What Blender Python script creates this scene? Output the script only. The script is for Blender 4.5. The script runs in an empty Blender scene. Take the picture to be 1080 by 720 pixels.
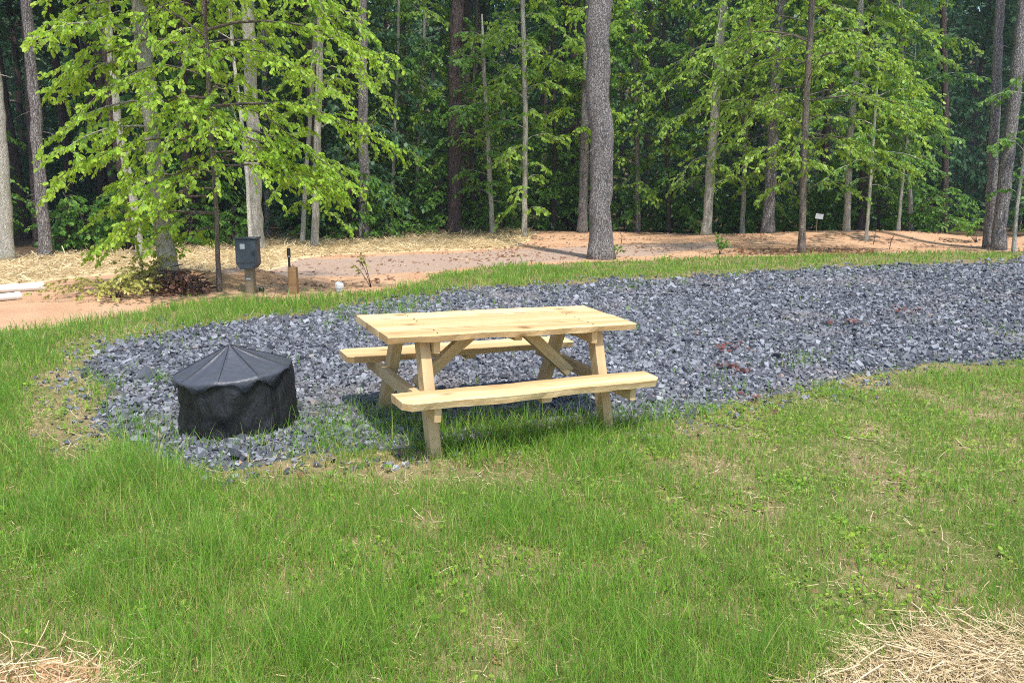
import bpy, math, random
import numpy as np
from mathutils import Vector, Matrix

rng = np.random.default_rng(7)
random.seed(7)
scene = bpy.context.scene
C = scene.collection

# ------------------------------------------------------------------ camera numbers
HAZE = .0009
F, PITCH, H = 820.0, 0.18, 1.828
SLX, SLY = -0.06, 0.05
CX, CY = -1.82, 5.04
cp, sp_ = math.cos(PITCH), math.sin(PITCH)

# ------------------------------------------------------------------ noise
_lat = np.random.default_rng(3).random((256, 256))
def vnoise(x, y):
    x = np.asarray(x, float); y = np.asarray(y, float)
    xi = np.floor(x).astype(int); yi = np.floor(y).astype(int)
    fx = x - xi; fy = y - yi
    fx = fx*fx*(3-2*fx); fy = fy*fy*(3-2*fy)
    a = _lat[xi & 255, yi & 255]; b = _lat[(xi+1) & 255, yi & 255]
    c = _lat[xi & 255, (yi+1) & 255]; d = _lat[(xi+1) & 255, (yi+1) & 255]
    return (a*(1-fx)+b*fx)*(1-fy) + (c*(1-fx)+d*fx)*fy
def fbm(x, y, o=4):
    s = 0; a = .5; t = 0
    for i in range(o):
        s = s + a*vnoise(x*2**i+17.3*i, y*2**i+5.1*i); t += a; a *= .5
    return s/t
def sstep(a, b, x):
    t = np.clip((x-a)/(b-a), 0, 1); return t*t*(3-2*t)

# ------------------------------------------------------------------ terrain
def bump(x, y, cx, cy, rx, ry, h):
    return h*np.exp(-((x-cx)/rx)**2-((y-cy)/ry)**2)
def terr(x, y):
    x = np.asarray(x, float); y = np.asarray(y, float)
    X = 6*np.tanh(x/6)
    z = SLX*X*(1-sstep(7, 14, y))
    z = z + np.where(y < 9, SLY*y, .45+.33*(1-np.exp(-(np.maximum(y, 9)-9)*SLY/.33)))
    z = z + bump(x, y, 9.5, 21.3, 4.5, 1.5, .28) + bump(x, y, 13.5, 18.5, 1.3, 1.2, .55)
    z = z + bump(x, y, -4.6, 10.6, .95, .55, .28) + bump(x, y, -4.0, 11.6, .6, .5, .22)
    z = z + bump(x, y, -2, 24, 8, 1.6, .18)
    z = z + .03*(fbm(x*.8, y*.8)-.5)*sstep(1.5, 3, y) + .02*(fbm(x*3+9, y*3)-.5)
    z = z + .10*(x-CX)*np.exp(-((x-CX)**2+(y-CY)**2)/.6)
    z = z + 34*sstep(88, 150, np.maximum(y, np.abs(x)+10))  # added rise beyond the woods, blocks bright sky gaps
    z = z + (fbm(x*.25+40, y*.25)-.5)*.8*sstep(22, 40, y)
    z = z + .10*sstep(1.1, 2.0, x)*(1-sstep(2.3, 3.0, y))
    return z
def rays(u, v):
    u = np.asarray(u, float); v = np.asarray(v, float)
    k = (360-v)/F
    return np.stack([(u-540)/F, cp+k*sp_, -sp_+k*cp], -1)
def ground(u, v):
    d = rays(u, v); t0 = np.zeros(d.shape[:-1]); t = t0+1.0
    hit = np.zeros(t.shape, bool); lo = t0+.5; hi = t0+150.
    for s in np.concatenate([np.arange(1, 30, .1), np.arange(30, 150, 1.)]):
        z = H+d[..., 2]*s
        below = (z < terr(d[..., 0]*s, d[..., 1]*s)) & ~hit
        hi = np.where(below, s, hi); lo = np.where(hit, lo, np.where(below, lo, s)); hit |= below
    for i in range(20):
        m = (lo+hi)/2; b = (H+d[..., 2]*m) < terr(d[..., 0]*m, d[..., 1]*m)
        hi = np.where(b, m, hi); lo = np.where(b, lo, m)
    p = d*((lo+hi)/2)[..., None]; p[..., 2] += H
    return p
def at(u, v, Y):
    d = rays(u, v); p = d*(Y/d[..., 1])[..., None]; p[..., 2] += H
    return p

def poly_sd(px, py, poly):
    """signed distance, positive inside"""
    P = np.asarray(poly, float); best = np.full(px.shape, 1e9); ins = np.zeros(px.shape, bool)
    for i in range(len(P)):
        a = P[i]; b = P[(i+1) % len(P)]; e = b-a
        wx = px-a[0]; wy = py-a[1]
        t = np.clip((wx*e[0]+wy*e[1])/(e@e), 0, 1)
        best = np.minimum(best, np.hypot(wx-t*e[0], wy-t*e[1]))
        cr = ((a[1] > py) != (b[1] > py)) & (px < (b[0]-a[0])*(py-a[1])/((b[1]-a[1]) or 1e-9)+a[0])
        ins ^= cr
    return np.where(ins, best, -best)

pad_px = [(86, 392), (100, 372), (150, 354), (250, 340), (340, 330), (400, 322), (450, 312), (520, 305), (640, 297), (800, 287), (940, 281), (1079, 277)]
pad_px2 = [(1079, 372), (960, 384), (860, 404), (780, 425), (700, 440), (620, 448), (540, 455), (450, 470), (380, 474), (320, 484), (250, 492), (180, 488), (125, 465), (98, 430)]
_a = ground(*np.array(pad_px).T); _b = ground(*np.array(pad_px2).T)
PAD = [tuple(p[:2]) for p in _a]+[(19, 24.5), (22, 20), (13, 12.5)]+[tuple(p[:2]) for p in _b]
grass_px = [(0, 352), (60, 345), (130, 333), (200, 323), (300, 317), (380, 311), (420, 304), (450, 292), (520, 281), (640, 276), (780, 271), (900, 268), (1079, 265)]
_g = ground(*np.array(grass_px).T)
GR = [tuple(p[:2]) for p in _g]
LAWN = [(-14, -6), (-9, 6.2)]+GR+[(26, 25), (30, 10), (14, -6)]
STR = [tuple(p[:2]) for p in ground(*np.array([(0, 305), (60, 297), (140, 288), (190, 284), (330, 270), (430, 266), (540, 261), (560, 252), (560, 240), (400, 244), (250, 246), (100, 262), (0, 272)], float).T)]
STR = [(-13, STR[0][1]+.4)]+STR+[(-14, STR[-1][1])]
ROAD = [tuple(p[:2]) for p in ground(*np.array([(150, 296), (330, 292), (420, 287), (560, 278), (700, 268), (760, 262), (760, 255), (640, 258), (540, 263), (430, 268), (300, 274), (180, 286)], float).T)]
def wob(x, y, s, a): return (fbm(x*s, y*s)-.5)*a
def m_pad(x, y): return poly_sd(x, y, PAD)+wob(x, y, 1.6, .5)+.05
def m_lawn(x, y): return poly_sd(x, y, LAWN)+wob(x+30, y, 1.1, .5)
def m_straw(x, y): return poly_sd(x, y, STR)+wob(x, y+50, .9, .9)
def m_road(x, y): return poly_sd(x, y, ROAD)+wob(x+9, y+50, .7, 1.2)

# loose straw zones in the near corners (in metres on the ground)
SR = [tuple(p[:2]) for p in ground(*np.array([(845, 719), (880, 705), (920, 692), (975, 674), (1079, 668), (1079, 719)], float).T)]+[(2.8, 2.6), (2.8, 2.0), (.95, 2.0)]
SL = [tuple(p[:2]) for p in ground(*np.array([(0, 698), (60, 697), (110, 706), (140, 719)], float).T)]+[(-1.3, 2.1), (-2.4, 2.1)]
def m_near(x, y): return np.maximum(poly_sd(x, y, SR), poly_sd(x, y, SL))+wob(x, y+7, 4, .18)

# ------------------------------------------------------------------ materials
def newmat(name):
    m = bpy.data.materials.new(name); m.use_nodes = True
    nt = m.node_tree; nt.nodes.clear()
    out = nt.nodes.new('ShaderNodeOutputMaterial')
    return m, nt, out
def N(nt, t, **kw):
    n = nt.nodes.new(t)
    for k, v in kw.items():
        if k in n.inputs.keys() if hasattr(n.inputs, 'keys') else False: n.inputs[k].default_value = v
        else: setattr(n, k, v)
    return n
def ramp(nt, stops, src=None, interp='LINEAR'):
    r = nt.nodes.new('ShaderNodeValToRGB'); cr = r.color_ramp; cr.interpolation = interp
    while len(cr.elements) < len(stops): cr.elements.new(.5)
    for e, (p, c) in zip(cr.elements, stops): e.position = p; e.color = (*c, 1) if len(c) == 3 else c
    if src is not None: nt.links.new(src, r.inputs[0])
    return r.outputs[0]
def mix(nt, f, a, b):
    m = nt.nodes.new('ShaderNodeMix'); m.data_type = 'RGBA'
    for s, v in ((m.inputs[0], f), (m.inputs[6], a), (m.inputs[7], b)):
        if hasattr(v, 'is_linked'): nt.links.new(v, s)
        elif isinstance(v, (int, float)): s.default_value = v
        else: s.default_value = (*v, 1)
    return m.outputs[2]
def noise(nt, scale, vec=None, detail=5, rough=.55, dist=0):
    n = nt.nodes.new('ShaderNodeTexNoise'); n.inputs['Scale'].default_value = scale
    n.inputs['Detail'].default_value = detail; n.inputs['Roughness'].default_value = rough; n.inputs['Distortion'].default_value = dist
    if vec is not None: nt.links.new(vec, n.inputs['Vector'])
    return n.outputs['Fac']
def coords(nt, scale=(1, 1, 1), kind='Object'):
    tc = nt.nodes.new('ShaderNodeTexCoord'); mp = nt.nodes.new('ShaderNodeMapping')
    mp.inputs['Scale'].default_value = scale
    nt.links.new(tc.outputs[kind], mp.inputs[0]); return mp.outputs[0]
def math_(nt, op, a, b=None, clamp=False):
    m = nt.nodes.new('ShaderNodeMath'); m.operation = op; m.use_clamp = clamp
    for i, v in enumerate((a, b)):
        if v is None: continue
        if hasattr(v, 'is_linked'): nt.links.new(v, m.inputs[i])
        else: m.inputs[i].default_value = v
    return m.outputs[0]
def bumpn(nt, h, strength=.3, dist=.02):
    b = nt.nodes.new('ShaderNodeBump'); b.inputs['Strength'].default_value = strength; b.inputs['Distance'].default_value = dist
    nt.links.new(h, b.inputs['Height']); return b.outputs[0]
def principled(nt, out, col, rough=.6, nrm=None, spec=.4, **kw):
    p = nt.nodes.new('ShaderNodeBsdfPrincipled')
    if hasattr(col, 'is_linked'): nt.links.new(col, p.inputs['Base Color'])
    else: p.inputs['Base Color'].default_value = (*col, 1)
    if hasattr(rough, 'is_linked'): nt.links.new(rough, p.inputs['Roughness'])
    else: p.inputs['Roughness'].default_value = rough
    p.inputs['Specular IOR Level'].default_value = spec
    for k, v in kw.items(): p.inputs[k].default_value = v
    if nrm is not None: nt.links.new(nrm, p.inputs['Normal'])
    nt.links.new(p.outputs[0], out.inputs[0]); return p
def island(nt):
    return nt.nodes.new('ShaderNodeNewGeometry').outputs['Random Per Island']

def mat_ground():
    m, nt, out = newmat('ground_soil'); L = nt.links.new
    at_ = nt.nodes.new('ShaderNodeAttribute'); at_.attribute_name = 'zone'
    sep = nt.nodes.new('ShaderNodeSeparateColor'); L(at_.outputs['Color'], sep.inputs[0])
    at2 = nt.nodes.new('ShaderNodeAttribute'); at2.attribute_name = 'zone_far'
    sep2 = nt.nodes.new('ShaderNodeSeparateColor'); L(at2.outputs['Color'], sep2.inputs[0])
    co = coords(nt)
    n1 = noise(nt, 1.2, co, 8, .6); n2 = noise(nt, 14, co, 6, .65); n3 = noise(nt, 60, co, 4, .7)
    def soft(mask, w=.5):
        s = math_(nt, 'ADD', mask, math_(nt, 'MULTIPLY', math_(nt, 'SUBTRACT', n2, .5), w))
        return math_(nt, 'MULTIPLY', math_(nt, 'SUBTRACT', s, .42), 6., True)
    n1r = math_(nt, 'MULTIPLY', math_(nt, 'SUBTRACT', n1, .35), 3.2, True)
    clay = mix(nt, n1r, (.40, .20, .105), (.50, .335, .21))
    clay = mix(nt, ramp(nt, [(.35, (0, 0, 0)), (.7, (1, 1, 1))], n2), clay, (.43, .27, .17))
    clay = mix(nt, ramp(nt, [(.55, (0, 0, 0)), (.72, (1, 1, 1))], n3), clay, (.56, .42, .27))
    thatch = mix(nt, ramp(nt, [(.3, (0, 0, 0)), (.7, (1, 1, 1))], n2), (.10, .085, .045), (.31, .26, .135))
    thatch = mix(nt, ramp(nt, [(.5, (0, 0, 0)), (.66, (1, 1, 1))], n3), thatch, (.30, .17, .10))
    thatch = mix(nt, ramp(nt, [(.46, (0, 0, 0)), (.62, (1, 1, 1))], n1), thatch, (.10, .13, .03))
    grav = mix(nt, n3, (.04, .043, .052), (.13, .135, .15))
    straw = mix(nt, ramp(nt, [(.3, (0, 0, 0)), (.62, (1, 1, 1))], n3), (.45, .33, .17), (.74, .60, .37))
    road = mix(nt, ramp(nt, [(.3, (0, 0, 0)), (.7, (1, 1, 1))], n2), (.25, .19, .165), (.40, .31, .255))
    litter = mix(nt, ramp(nt, [(.35, (0, 0, 0)), (.7, (1, 1, 1))], n2), (.05, .034, .02), (.13, .085, .05))
    col = clay
    col = mix(nt, math_(nt, 'MULTIPLY', soft(sep2.outputs[0], 1.1), .8), col, road)
    col = mix(nt, soft(sep.outputs[2], .7), col, straw)
    col = mix(nt, soft(sep2.outputs[1], .6), col, litter)
    col = mix(nt, soft(sep.outputs[1]), col, thatch)
    col = mix(nt, soft(sep.outputs[0], .4), col, grav)
    col = mix(nt, soft(sep2.outputs[2], .6), col, mix(nt, n2, (.38, .17, .085), (.5, .36, .2)))
    h = math_(nt, 'ADD', n2, math_(nt, 'MULTIPLY', n3, .6))
    principled(nt, out, col, .95, bumpn(nt, h, .7, .03), .15)
    return m

def mat_leaf(name, stops, trans=.45, rough=.45, vi=.6, vn=.45):
    m, nt, out = newmat(name)
    co = coords(nt, kind='Object')
    v = math_(nt, 'ADD', math_(nt, 'MULTIPLY', island(nt), vi), math_(nt, 'MULTIPLY', noise(nt, .9, co, 3), vn), True)
    col = ramp(nt, stops, v)
    p = nt.nodes.new('ShaderNodeBsdfPrincipled'); nt.links.new(col, p.inputs['Base Color'])
    p.inputs['Roughness'].default_value = rough; p.inputs['Specular IOR Level'].default_value = .35
    t = nt.nodes.new('ShaderNodeBsdfTranslucent')
    tc = mix(nt, .5, col, tuple(min(1, c*1.6) for c in stops[-1][1])); nt.links.new(tc, t.inputs[0])
    ms = nt.nodes.new('ShaderNodeMixShader'); ms.inputs[0].default_value = trans
    nt.links.new(p.outputs[0], ms.inputs[1]); nt.links.new(t.outputs[0], ms.inputs[2]); nt.links.new(ms.outputs[0], out.inputs[0])
    return m
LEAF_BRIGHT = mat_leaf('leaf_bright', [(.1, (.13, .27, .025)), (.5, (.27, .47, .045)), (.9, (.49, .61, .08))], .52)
LEAF_SUN = mat_leaf('leaf_sunlit', [(.1, (.085, .195, .03)), (.5, (.19, .36, .045)), (.9, (.40, .52, .07))], .5)  # lighter leaf copy, sunlight put into its colour
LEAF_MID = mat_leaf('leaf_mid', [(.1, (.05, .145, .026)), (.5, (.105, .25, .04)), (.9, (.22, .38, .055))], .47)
LEAF_DARK = mat_leaf('leaf_dark', [(.1, (.028, .085, .045)), (.5, (.052, .135, .06)), (.9, (.10, .21, .07))], .42)  # bluish dark leaf copy, forest shade put into its colour
LEAF_WEED = mat_leaf('leaf_weed', [(.1, (.18, .21, .04)), (.5, (.33, .34, .08)), (.9, (.50, .47, .16))], .4)
GRASS = mat_leaf('grass_blade', [(.05, (.048, .15, .016)), (.45, (.108, .30, .024)), (.78, (.20, .43, .04)), (.93, (.34, .48, .08)), (1, (.50, .47, .18))], .45, .45, .85, .3)
GRASS_DRY = mat_leaf('grass_dry', [(.1, (.22, .30, .05)), (.5, (.36, .36, .10)), (.9, (.54, .46, .22))], .3, .6)
STRAW = mat_leaf('straw_stalk', [(.1, (.24, .16, .08)), (.5, (.50, .38, .21)), (.9, (.70, .59, .40))], .2, .5)
DEADLEAF = mat_leaf('dead_leaf', [(.1, (.10, .05, .03)), (.5, (.24, .12, .06)), (.9, (.42, .27, .15))], .2, .7)
REDLEAF = mat_leaf('red_leaf', [(.1, (.08, .03, .028)), (.5, (.15, .055, .048)), (.9, (.24, .12, .095))], .2, .7)

BRUSHLEAF = mat_leaf('brush_leaf', [(.1, (.07, .03, .022)), (.5, (.17, .075, .05)), (.9, (.32, .18, .11))], .15, .7)

def mat_bark(name, c0, c1, c2, plates=.5, vs_=55):
    m, nt, out = newmat(name)
    co = coords(nt, (1, 1, .22)); co2 = coords(nt, (1, 1, .6))
    n = noise(nt, 30, co, 7, .7, .6)
    vo = nt.nodes.new('ShaderNodeTexVoronoi'); vo.feature = 'DISTANCE_TO_EDGE'; vo.inputs['Scale'].default_value = vs_
    dv = nt.nodes.new('ShaderNodeVectorMath'); dv.operation = 'ADD'; nz = nt.nodes.new('ShaderNodeTexNoise'); nz.inputs['Scale'].default_value = 9; nt.links.new(co, nz.inputs['Vector'])
    sv = nt.nodes.new('ShaderNodeVectorMath'); sv.operation = 'SCALE'; sv.inputs[3].default_value = .09; nt.links.new(nz.outputs['Color'], sv.inputs[0])
    nt.links.new(co, dv.inputs[0]); nt.links.new(sv.outputs[0], dv.inputs[1]); nt.links.new(dv.outputs[0], vo.inputs['Vector'])
    fur = ramp(nt, [(.0, (0, 0, 0)), (.16, (1, 1, 1))], vo.outputs['Distance'])
    n2 = noise(nt, 3, co2, 4); n3 = noise(nt, 70, co, 4)
    col = mix(nt, ramp(nt, [(.32, (0, 0, 0)), (.62, (1, 1, 1))], n), c0, c1)
    col = mix(nt, ramp(nt, [(.45, (0, 0, 0)), (.72, (1, 1, 1))], n2), col, c2)
    col = mix(nt, ramp(nt, [(.56, (0, 0, 0)), (.7, (1, 1, 1))], n3), col, tuple(min(1, c*1.35) for c in c1))
    col = mix(nt, math_(nt, 'MULTIPLY', math_(nt, 'SUBTRACT', 1., fur), plates), col, tuple(x*.8 for x in c0))
    principled(nt, out, col, .9, bumpn(nt, math_(nt, 'ADD', math_(nt, 'ADD', n, n3), math_(nt, 'MULTIPLY', fur, plates*1.8)), 1., .035), .15)
    return m
BARK_PINE = mat_bark('bark_pine', (.12, .105, .10), (.46, .425, .41), (.33, .30, .285), .5, 48)
BARK_PALE = mat_bark('bark_pale', (.28, .26, .22), (.56, .53, .46), (.42, .42, .33), .12, 60)
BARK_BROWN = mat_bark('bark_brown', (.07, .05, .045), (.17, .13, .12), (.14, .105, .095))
BARK_TAN = mat_bark('bark_tan', (.13, .10, .08), (.33, .27, .225), (.25, .22, .17), .2, 60)
BARK_WHITE = mat_bark('bark_white', (.42, .40, .34), (.62, .60, .52), (.5, .5, .4), .05)

def mat_wood(name, ca, cb, cc, knots=True):
    m, nt, out = newmat(name)
    co = coords(nt, (1.2, 18, 18))
    info = nt.nodes.new('ShaderNodeObjectInfo'); va = nt.nodes.new('ShaderNodeVectorMath'); va.operation = 'ADD'
    nt.links.new(co, va.inputs[0])
    sc_ = nt.nodes.new('ShaderNodeVectorMath'); sc_.operation = 'SCALE'; sc_.inputs[3].default_value = 13.
    cmb = nt.nodes.new('ShaderNodeCombineXYZ')
    isl = island(nt); rnd = math_(nt, 'ADD', info.outputs['Random'], isl)
    for i in range(3): nt.links.new(rnd, cmb.inputs[i])
    nt.links.new(cmb.outputs[0], sc_.inputs[0]); nt.links.new(sc_.outputs[0], va.inputs[1])
    v = va.outputs[0]
    n = noise(nt, 1.6, v, 6, .6, .8); n2 = noise(nt, 9, v, 4, .6); n3 = noise(nt, .35, v, 2)
    col = mix(nt, ramp(nt, [(.36, (0, 0, 0)), (.62, (1, 1, 1))], n), ca, cb)
    col = mix(nt, ramp(nt, [(.5, (0, 0, 0)), (.75, (.7, .7, .7))], n2), col, cc)
    col = mix(nt, ramp(nt, [(.42, (0, 0, 0)), (.62, (.7, .7, .7))], n3), col, cc)
    col = mix(nt, math_(nt, 'MULTIPLY', math_(nt, 'FRACT', math_(nt, 'MULTIPLY', rnd, 7.3)), .38), col, tuple(x*.8 for x in cb))
    if knots:
        vo = nt.nodes.new('ShaderNodeTexVoronoi'); co3 = coords(nt, (2.6, 6.5, 3)); nt.links.new(co3, vo.inputs['Vector']); vo.inputs['Scale'].default_value = 1.1
        k = ramp(nt, [(.0, (1, 1, 1)), (.09, (.9, .9, .9)), (.14, (.4, .4, .4)), (.26, (0, 0, 0))], vo.outputs['Distance'])
        col = mix(nt, k, col, (.20, .11, .045))
    principled(nt, out, col, .62, bumpn(nt, math_(nt, 'ADD', n, n2), .25, .006), .35)
    return m
WOOD = mat_wood('fresh_pine_wood', (.80, .64, .38), (.66, .45, .22), (.40, .22, .09))
WOOD_LEG = mat_wood('pine_leg_wood', (.66, .50, .28), (.54, .38, .19), (.44, .29, .14), False)
WOOD_POST = mat_wood('treated_post_wood', (.36, .22, .10), (.27, .16, .07), (.20, .11, .05), False)
WOOD_GREY = mat_wood('weathered_post_wood', (.27, .21, .13), (.20, .16, .10), (.15, .12, .08), False)

def simple(name, col, rough=.5, spec=.5, bs=0, bsc=40, var=.15, metal=0):
    m, nt, out = newmat(name); co = coords(nt)
    n = noise(nt, bsc, co, 4)
    c = mix(nt, n, tuple(x*(1-var) for x in col), tuple(min(1, x*(1+var)) for x in col))
    principled(nt, out, c, rough, bumpn(nt, n, bs, .01) if bs else None, spec, Metallic=metal)
    return m
def mat_cloth(name, col, rough, b1, b2, vs=1.):
    m, nt, out = newmat(name); co = coords(nt, (1, 1, vs))
    n = noise(nt, 7, co, 4, .6, 1.2); n2 = noise(nt, 26, co, 4, .6, .8)
    c = mix(nt, n2, tuple(x*.75 for x in col), tuple(x*1.25 for x in col))
    h = math_(nt, 'ADD', math_(nt, 'MULTIPLY', n, b1), math_(nt, 'MULTIPLY', n2, b2))
    principled(nt, out, c, rough, bumpn(nt, h, 1., .05), .4); return m
COVER = mat_cloth('black_vinyl_lit', (.052, .057, .072), .45, .22, .05)  # top of the cover, colour lightened to carry the sky and sun sheen
SKIRT = mat_cloth('black_vinyl_shaded', (.010, .011, .013), .46, .7, .05, .22)  # same cover material, colour darkened so the sides look shaded
SEAM = simple('black_piping', (.012, .013, .016), .5, .5)
NAVY = simple('slate_blue_box_paint', (.045, .062, .082), .45, .5, .05, 60, .1)
STICKER = simple('pale_sticker', (.52, .56, .58), .5)
STICKER_DK = simple('sticker_print', (.12, .15, .18), .5)
BLACKP = simple('black_plastic', (.018, .02, .022), .4, .5)
SCREW = simple('dark_screw', (.07, .06, .055), .5, .5, 0, 40, .1, .6)
STEEL = simple('galvanised', (.55, .56, .57), .4, .5, 0, 40, .1, .7)
PVC = simple('white_pvc', (.80, .80, .78), .4, .5, 0, 12, .08)
SIGNW = simple('white_sign_board', (.74, .76, .78), .6)

def mat_gravel():
    m, nt, out = newmat('crushed_stone')
    co = coords(nt)
    c = ramp(nt, [(0, (.04, .043, .054)), (.3, (.08, .086, .104)), (.65, (.15, .158, .182)), (.9, (.215, .225, .255)), (.98, (.30, .31, .34)), (1, (.21, .155, .135))], island(nt))
    c = mix(nt, ramp(nt, [(.55, (0, 0, 0)), (.75, (.8, .8, .8))], noise(nt, 1.1, co, 4)), c, (.22, .20, .20))
    n = noise(nt, 90, co, 4)
    principled(nt, out, c, .75, bumpn(nt, n, .3, .006), .3)
    return m
STONE = mat_gravel()

# ------------------------------------------------------------------ mesh building
def mesh_np(name, V, faces, mat=None, smooth=False):
    """faces: list of (n,k) int arrays"""
    me = bpy.data.meshes.new(name)
    V = np.asarray(V, np.float32)
    faces = [f for f in faces if len(f)]
    tot = sum(f.shape[0] for f in faces); nl = sum(f.size for f in faces)
    me.vertices.add(len(V)); me.vertices.foreach_set('co', V.ravel())
    me.loops.add(nl); me.polygons.add(tot)
    me.loops.foreach_set('vertex_index', np.concatenate([f.ravel() for f in faces]).astype(np.int32))
    sizes = np.concatenate([np.full(f.shape[0], f.shape[1]) for f in faces])
    st = np.concatenate([[0], np.cumsum(sizes)[:-1]]).astype(np.int32)
    me.polygons.foreach_set('loop_start', st)
    me.polygons.foreach_set('use_smooth', np.full(tot, bool(smooth)))
    me.update(calc_edges=True); me.validate()
    if mat: me.materials.append(mat)
    return me
def link(name, me, parent=None, loc=None, rotm=None):
    o = bpy.data.objects.new(name, me); C.objects.link(o)
    if parent is not None: o.parent = parent
    if rotm is not None: o.matrix_basis = rotm
    if loc is not None: o.location = loc
    return o
def tag(o, label, cat, group=None, kind=None):
    o['label'] = label; o['category'] = cat
    if group: o['group'] = group
    if kind: o['kind'] = kind
    return o
def empty(name, loc, label, cat, group=None):
    o = bpy.data.objects.new(name, None); C.objects.link(o); o.location = loc; o.empty_display_size = .2
    return tag(o, label, cat, group)

class MB:
    def __init__(s): s.v = []; s.f = {}; s.n = 0
    def add(s, V, F):
        V = np.asarray(V, float)
        for f in F:
            f = np.asarray(f, int)
            if f.size == 0: continue
            s.f.setdefault(f.shape[1], []).append(f+s.n)
        s.v.append(V); s.n += len(V)
    def mesh(s, name, mat=None, smooth=False):
        return mesh_np(name, np.concatenate(s.v), [np.concatenate(x) for x in s.f.values()], mat, smooth)
    def tube(s, P, R, k=8, cap=True, jitter=0, seed=0):
        P = np.asarray(P, float); R = np.broadcast_to(np.asarray(R, float), (len(P),))
        T = np.gradient(P, axis=0); T /= np.linalg.norm(T, axis=1)[:, None]+1e-12
        ref = np.array([1., 0, 0]) if abs(T[0][0]) < .8 else np.array([0, 1., 0])
        A = np.cross(T, ref); A /= np.linalg.norm(A, axis=1)[:, None]+1e-12; B = np.cross(T, A)
        th = np.linspace(0, 2*np.pi, k, endpoint=False)
        rr = R[:, None]*np.ones(k)
        if jitter:
            r_ = np.random.default_rng(seed); rr = rr*(1+jitter*(r_.random((len(P), k))-.5))
        V = P[:, None]+rr[..., None]*(np.cos(th)[None, :, None]*A[:, None]+np.sin(th)[None, :, None]*B[:, None])
        i = np.arange(len(P)-1)[:, None]*k; j = np.arange(k)[None]; j2 = (j+1) % k
        F = np.stack([i+j, i+j2, i+k+j2, i+k+j], -1).reshape(-1, 4)
        fs = [F]
        if cap: fs += [np.arange(k)[None, ::-1], (np.arange(k)+(len(P)-1)*k)[None]]
        s.add(V.reshape(-1, 3), fs); return s
    def prism(s, poly, z0, z1):
        """poly (n,2) in xy, CCW"""
        n = len(poly); p = np.asarray(poly, float)
        V = np.concatenate([np.c_[p, np.full(n, z0)], np.c_[p, np.full(n, z1)]])
        j = np.arange(n); j2 = (j+1) % n
        s.add(V, [np.stack([j, j2, j2+n, j+n], 1), j[None, ::-1], (j+n)[None]]); return s
    def box(s, c, d):
        x, y, z = np.array(d)/2.
        s.prism([(c[0]-x, c[1]-y), (c[0]+x, c[1]-y), (c[0]+x, c[1]+y), (c[0]-x, c[1]+y)], c[2]-z, c[2]+z); return s

def bevel(o, w, seg=2):
    b = o.modifiers.new('bevel', 'BEVEL'); b.width = w; b.segments = seg; b.limit_method = 'ANGLE'; b.angle_limit = math.radians(40)

def plank(L, W, T, seed, wane=.008, nx=36, chamfer=(0, 0, 0, 0), bow=.004):
    """sawn board centred at the origin, length on X; wavy edges; chamfer at (x-,y-),(x+,y-),(x+,y+),(x-,y+)"""
    r = np.random.default_rng(seed); o = r.random(8)*50
    xs = np.linspace(-L/2, L/2, nx); mb = MB()
    e0 = -W/2+wane*(fbm(xs*3+o[0], xs*0+o[1])-.5)*2
    e1 = W/2+wane*(fbm(xs*3+o[2], xs*0+o[3])-.5)*2
    def ch(e, side):
        ca, cb = (chamfer[0], chamfer[1]) if side < 0 else (chamfer[3], chamfer[2])
        e = e.copy()
        if ca: e -= side*np.maximum(0, ca-(xs+L/2))*1.0
        if cb: e -= side*np.maximum(0, cb-(L/2-xs))*1.0
        return e
    e0 = ch(e0, -1); e1 = ch(e1, 1)
    bz = bow*(fbm(xs*1.5+o[4], xs*0+o[5])-.5)*2
    u0 = e0+min(wane, .014)*1.4*fbm(xs*6+o[6], xs*0+2); u1 = e1-min(wane, .014)*1.4*fbm(xs*6+o[7], xs*0+2)
    b = .004
    ring = np.stack([np.stack([xs, u0, -T/2+bz+min(wane, .012)*(fbm(xs*7+o[1], xs*0+6)-.35)], 1), np.stack([xs, e0-.0, T/2-b+bz], 1), np.stack([xs, e0+b, T/2+bz], 1),
                     np.stack([xs, e1-b, T/2+bz], 1), np.stack([xs, e1, T/2-b+bz], 1), np.stack([xs, u1, -T/2+bz], 1)], 1)
    k = 6; V = ring.reshape(-1, 3)
    i = np.arange(nx-1)[:, None]*k; j = np.arange(k)[None]; j2 = (j+1) % k
    F = np.stack([i+j, i+k+j, i+k+j2, i+j2], -1).reshape(-1, 4)
    mb.add(V, [F, np.arange(k)[None], (np.arange(k)+(nx-1)*k)[None, ::-1]])
    return mb

# ------------------------------------------------------------------ leaves
def leaf_verts(P, D, Nn, S, wid=.62):
    D = D/np.linalg.norm(D, axis=1)[:, None]
    B = np.cross(Nn, D); B /= np.linalg.norm(B, axis=1)[:, None]+1e-9
    U = np.cross(D, B); S = S[:, None]
    w = S*wid/2
    v = [P, P+D*S*.32+B*w-U*S*.05, P+D*S*.70+B*w*.78-U*S*.10, P+D*S-U*S*.18, P+D*S*.70-B*w*.78-U*S*.10, P+D*S*.32-B*w-U*S*.05]
    mid = None
    V = np.stack(v, 1).reshape(-1, 3)
    i = np.arange(len(P))[:, None]*6
    F = np.concatenate([i+np.array([[0, 3, 2, 1]]), i+np.array([[0, 5, 4, 3]])])
    return V, F
def unit_rand(r, n):
    v = r.normal(size=(n, 3)); return v/np.linalg.norm(v, axis=1)[:, None]

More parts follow.
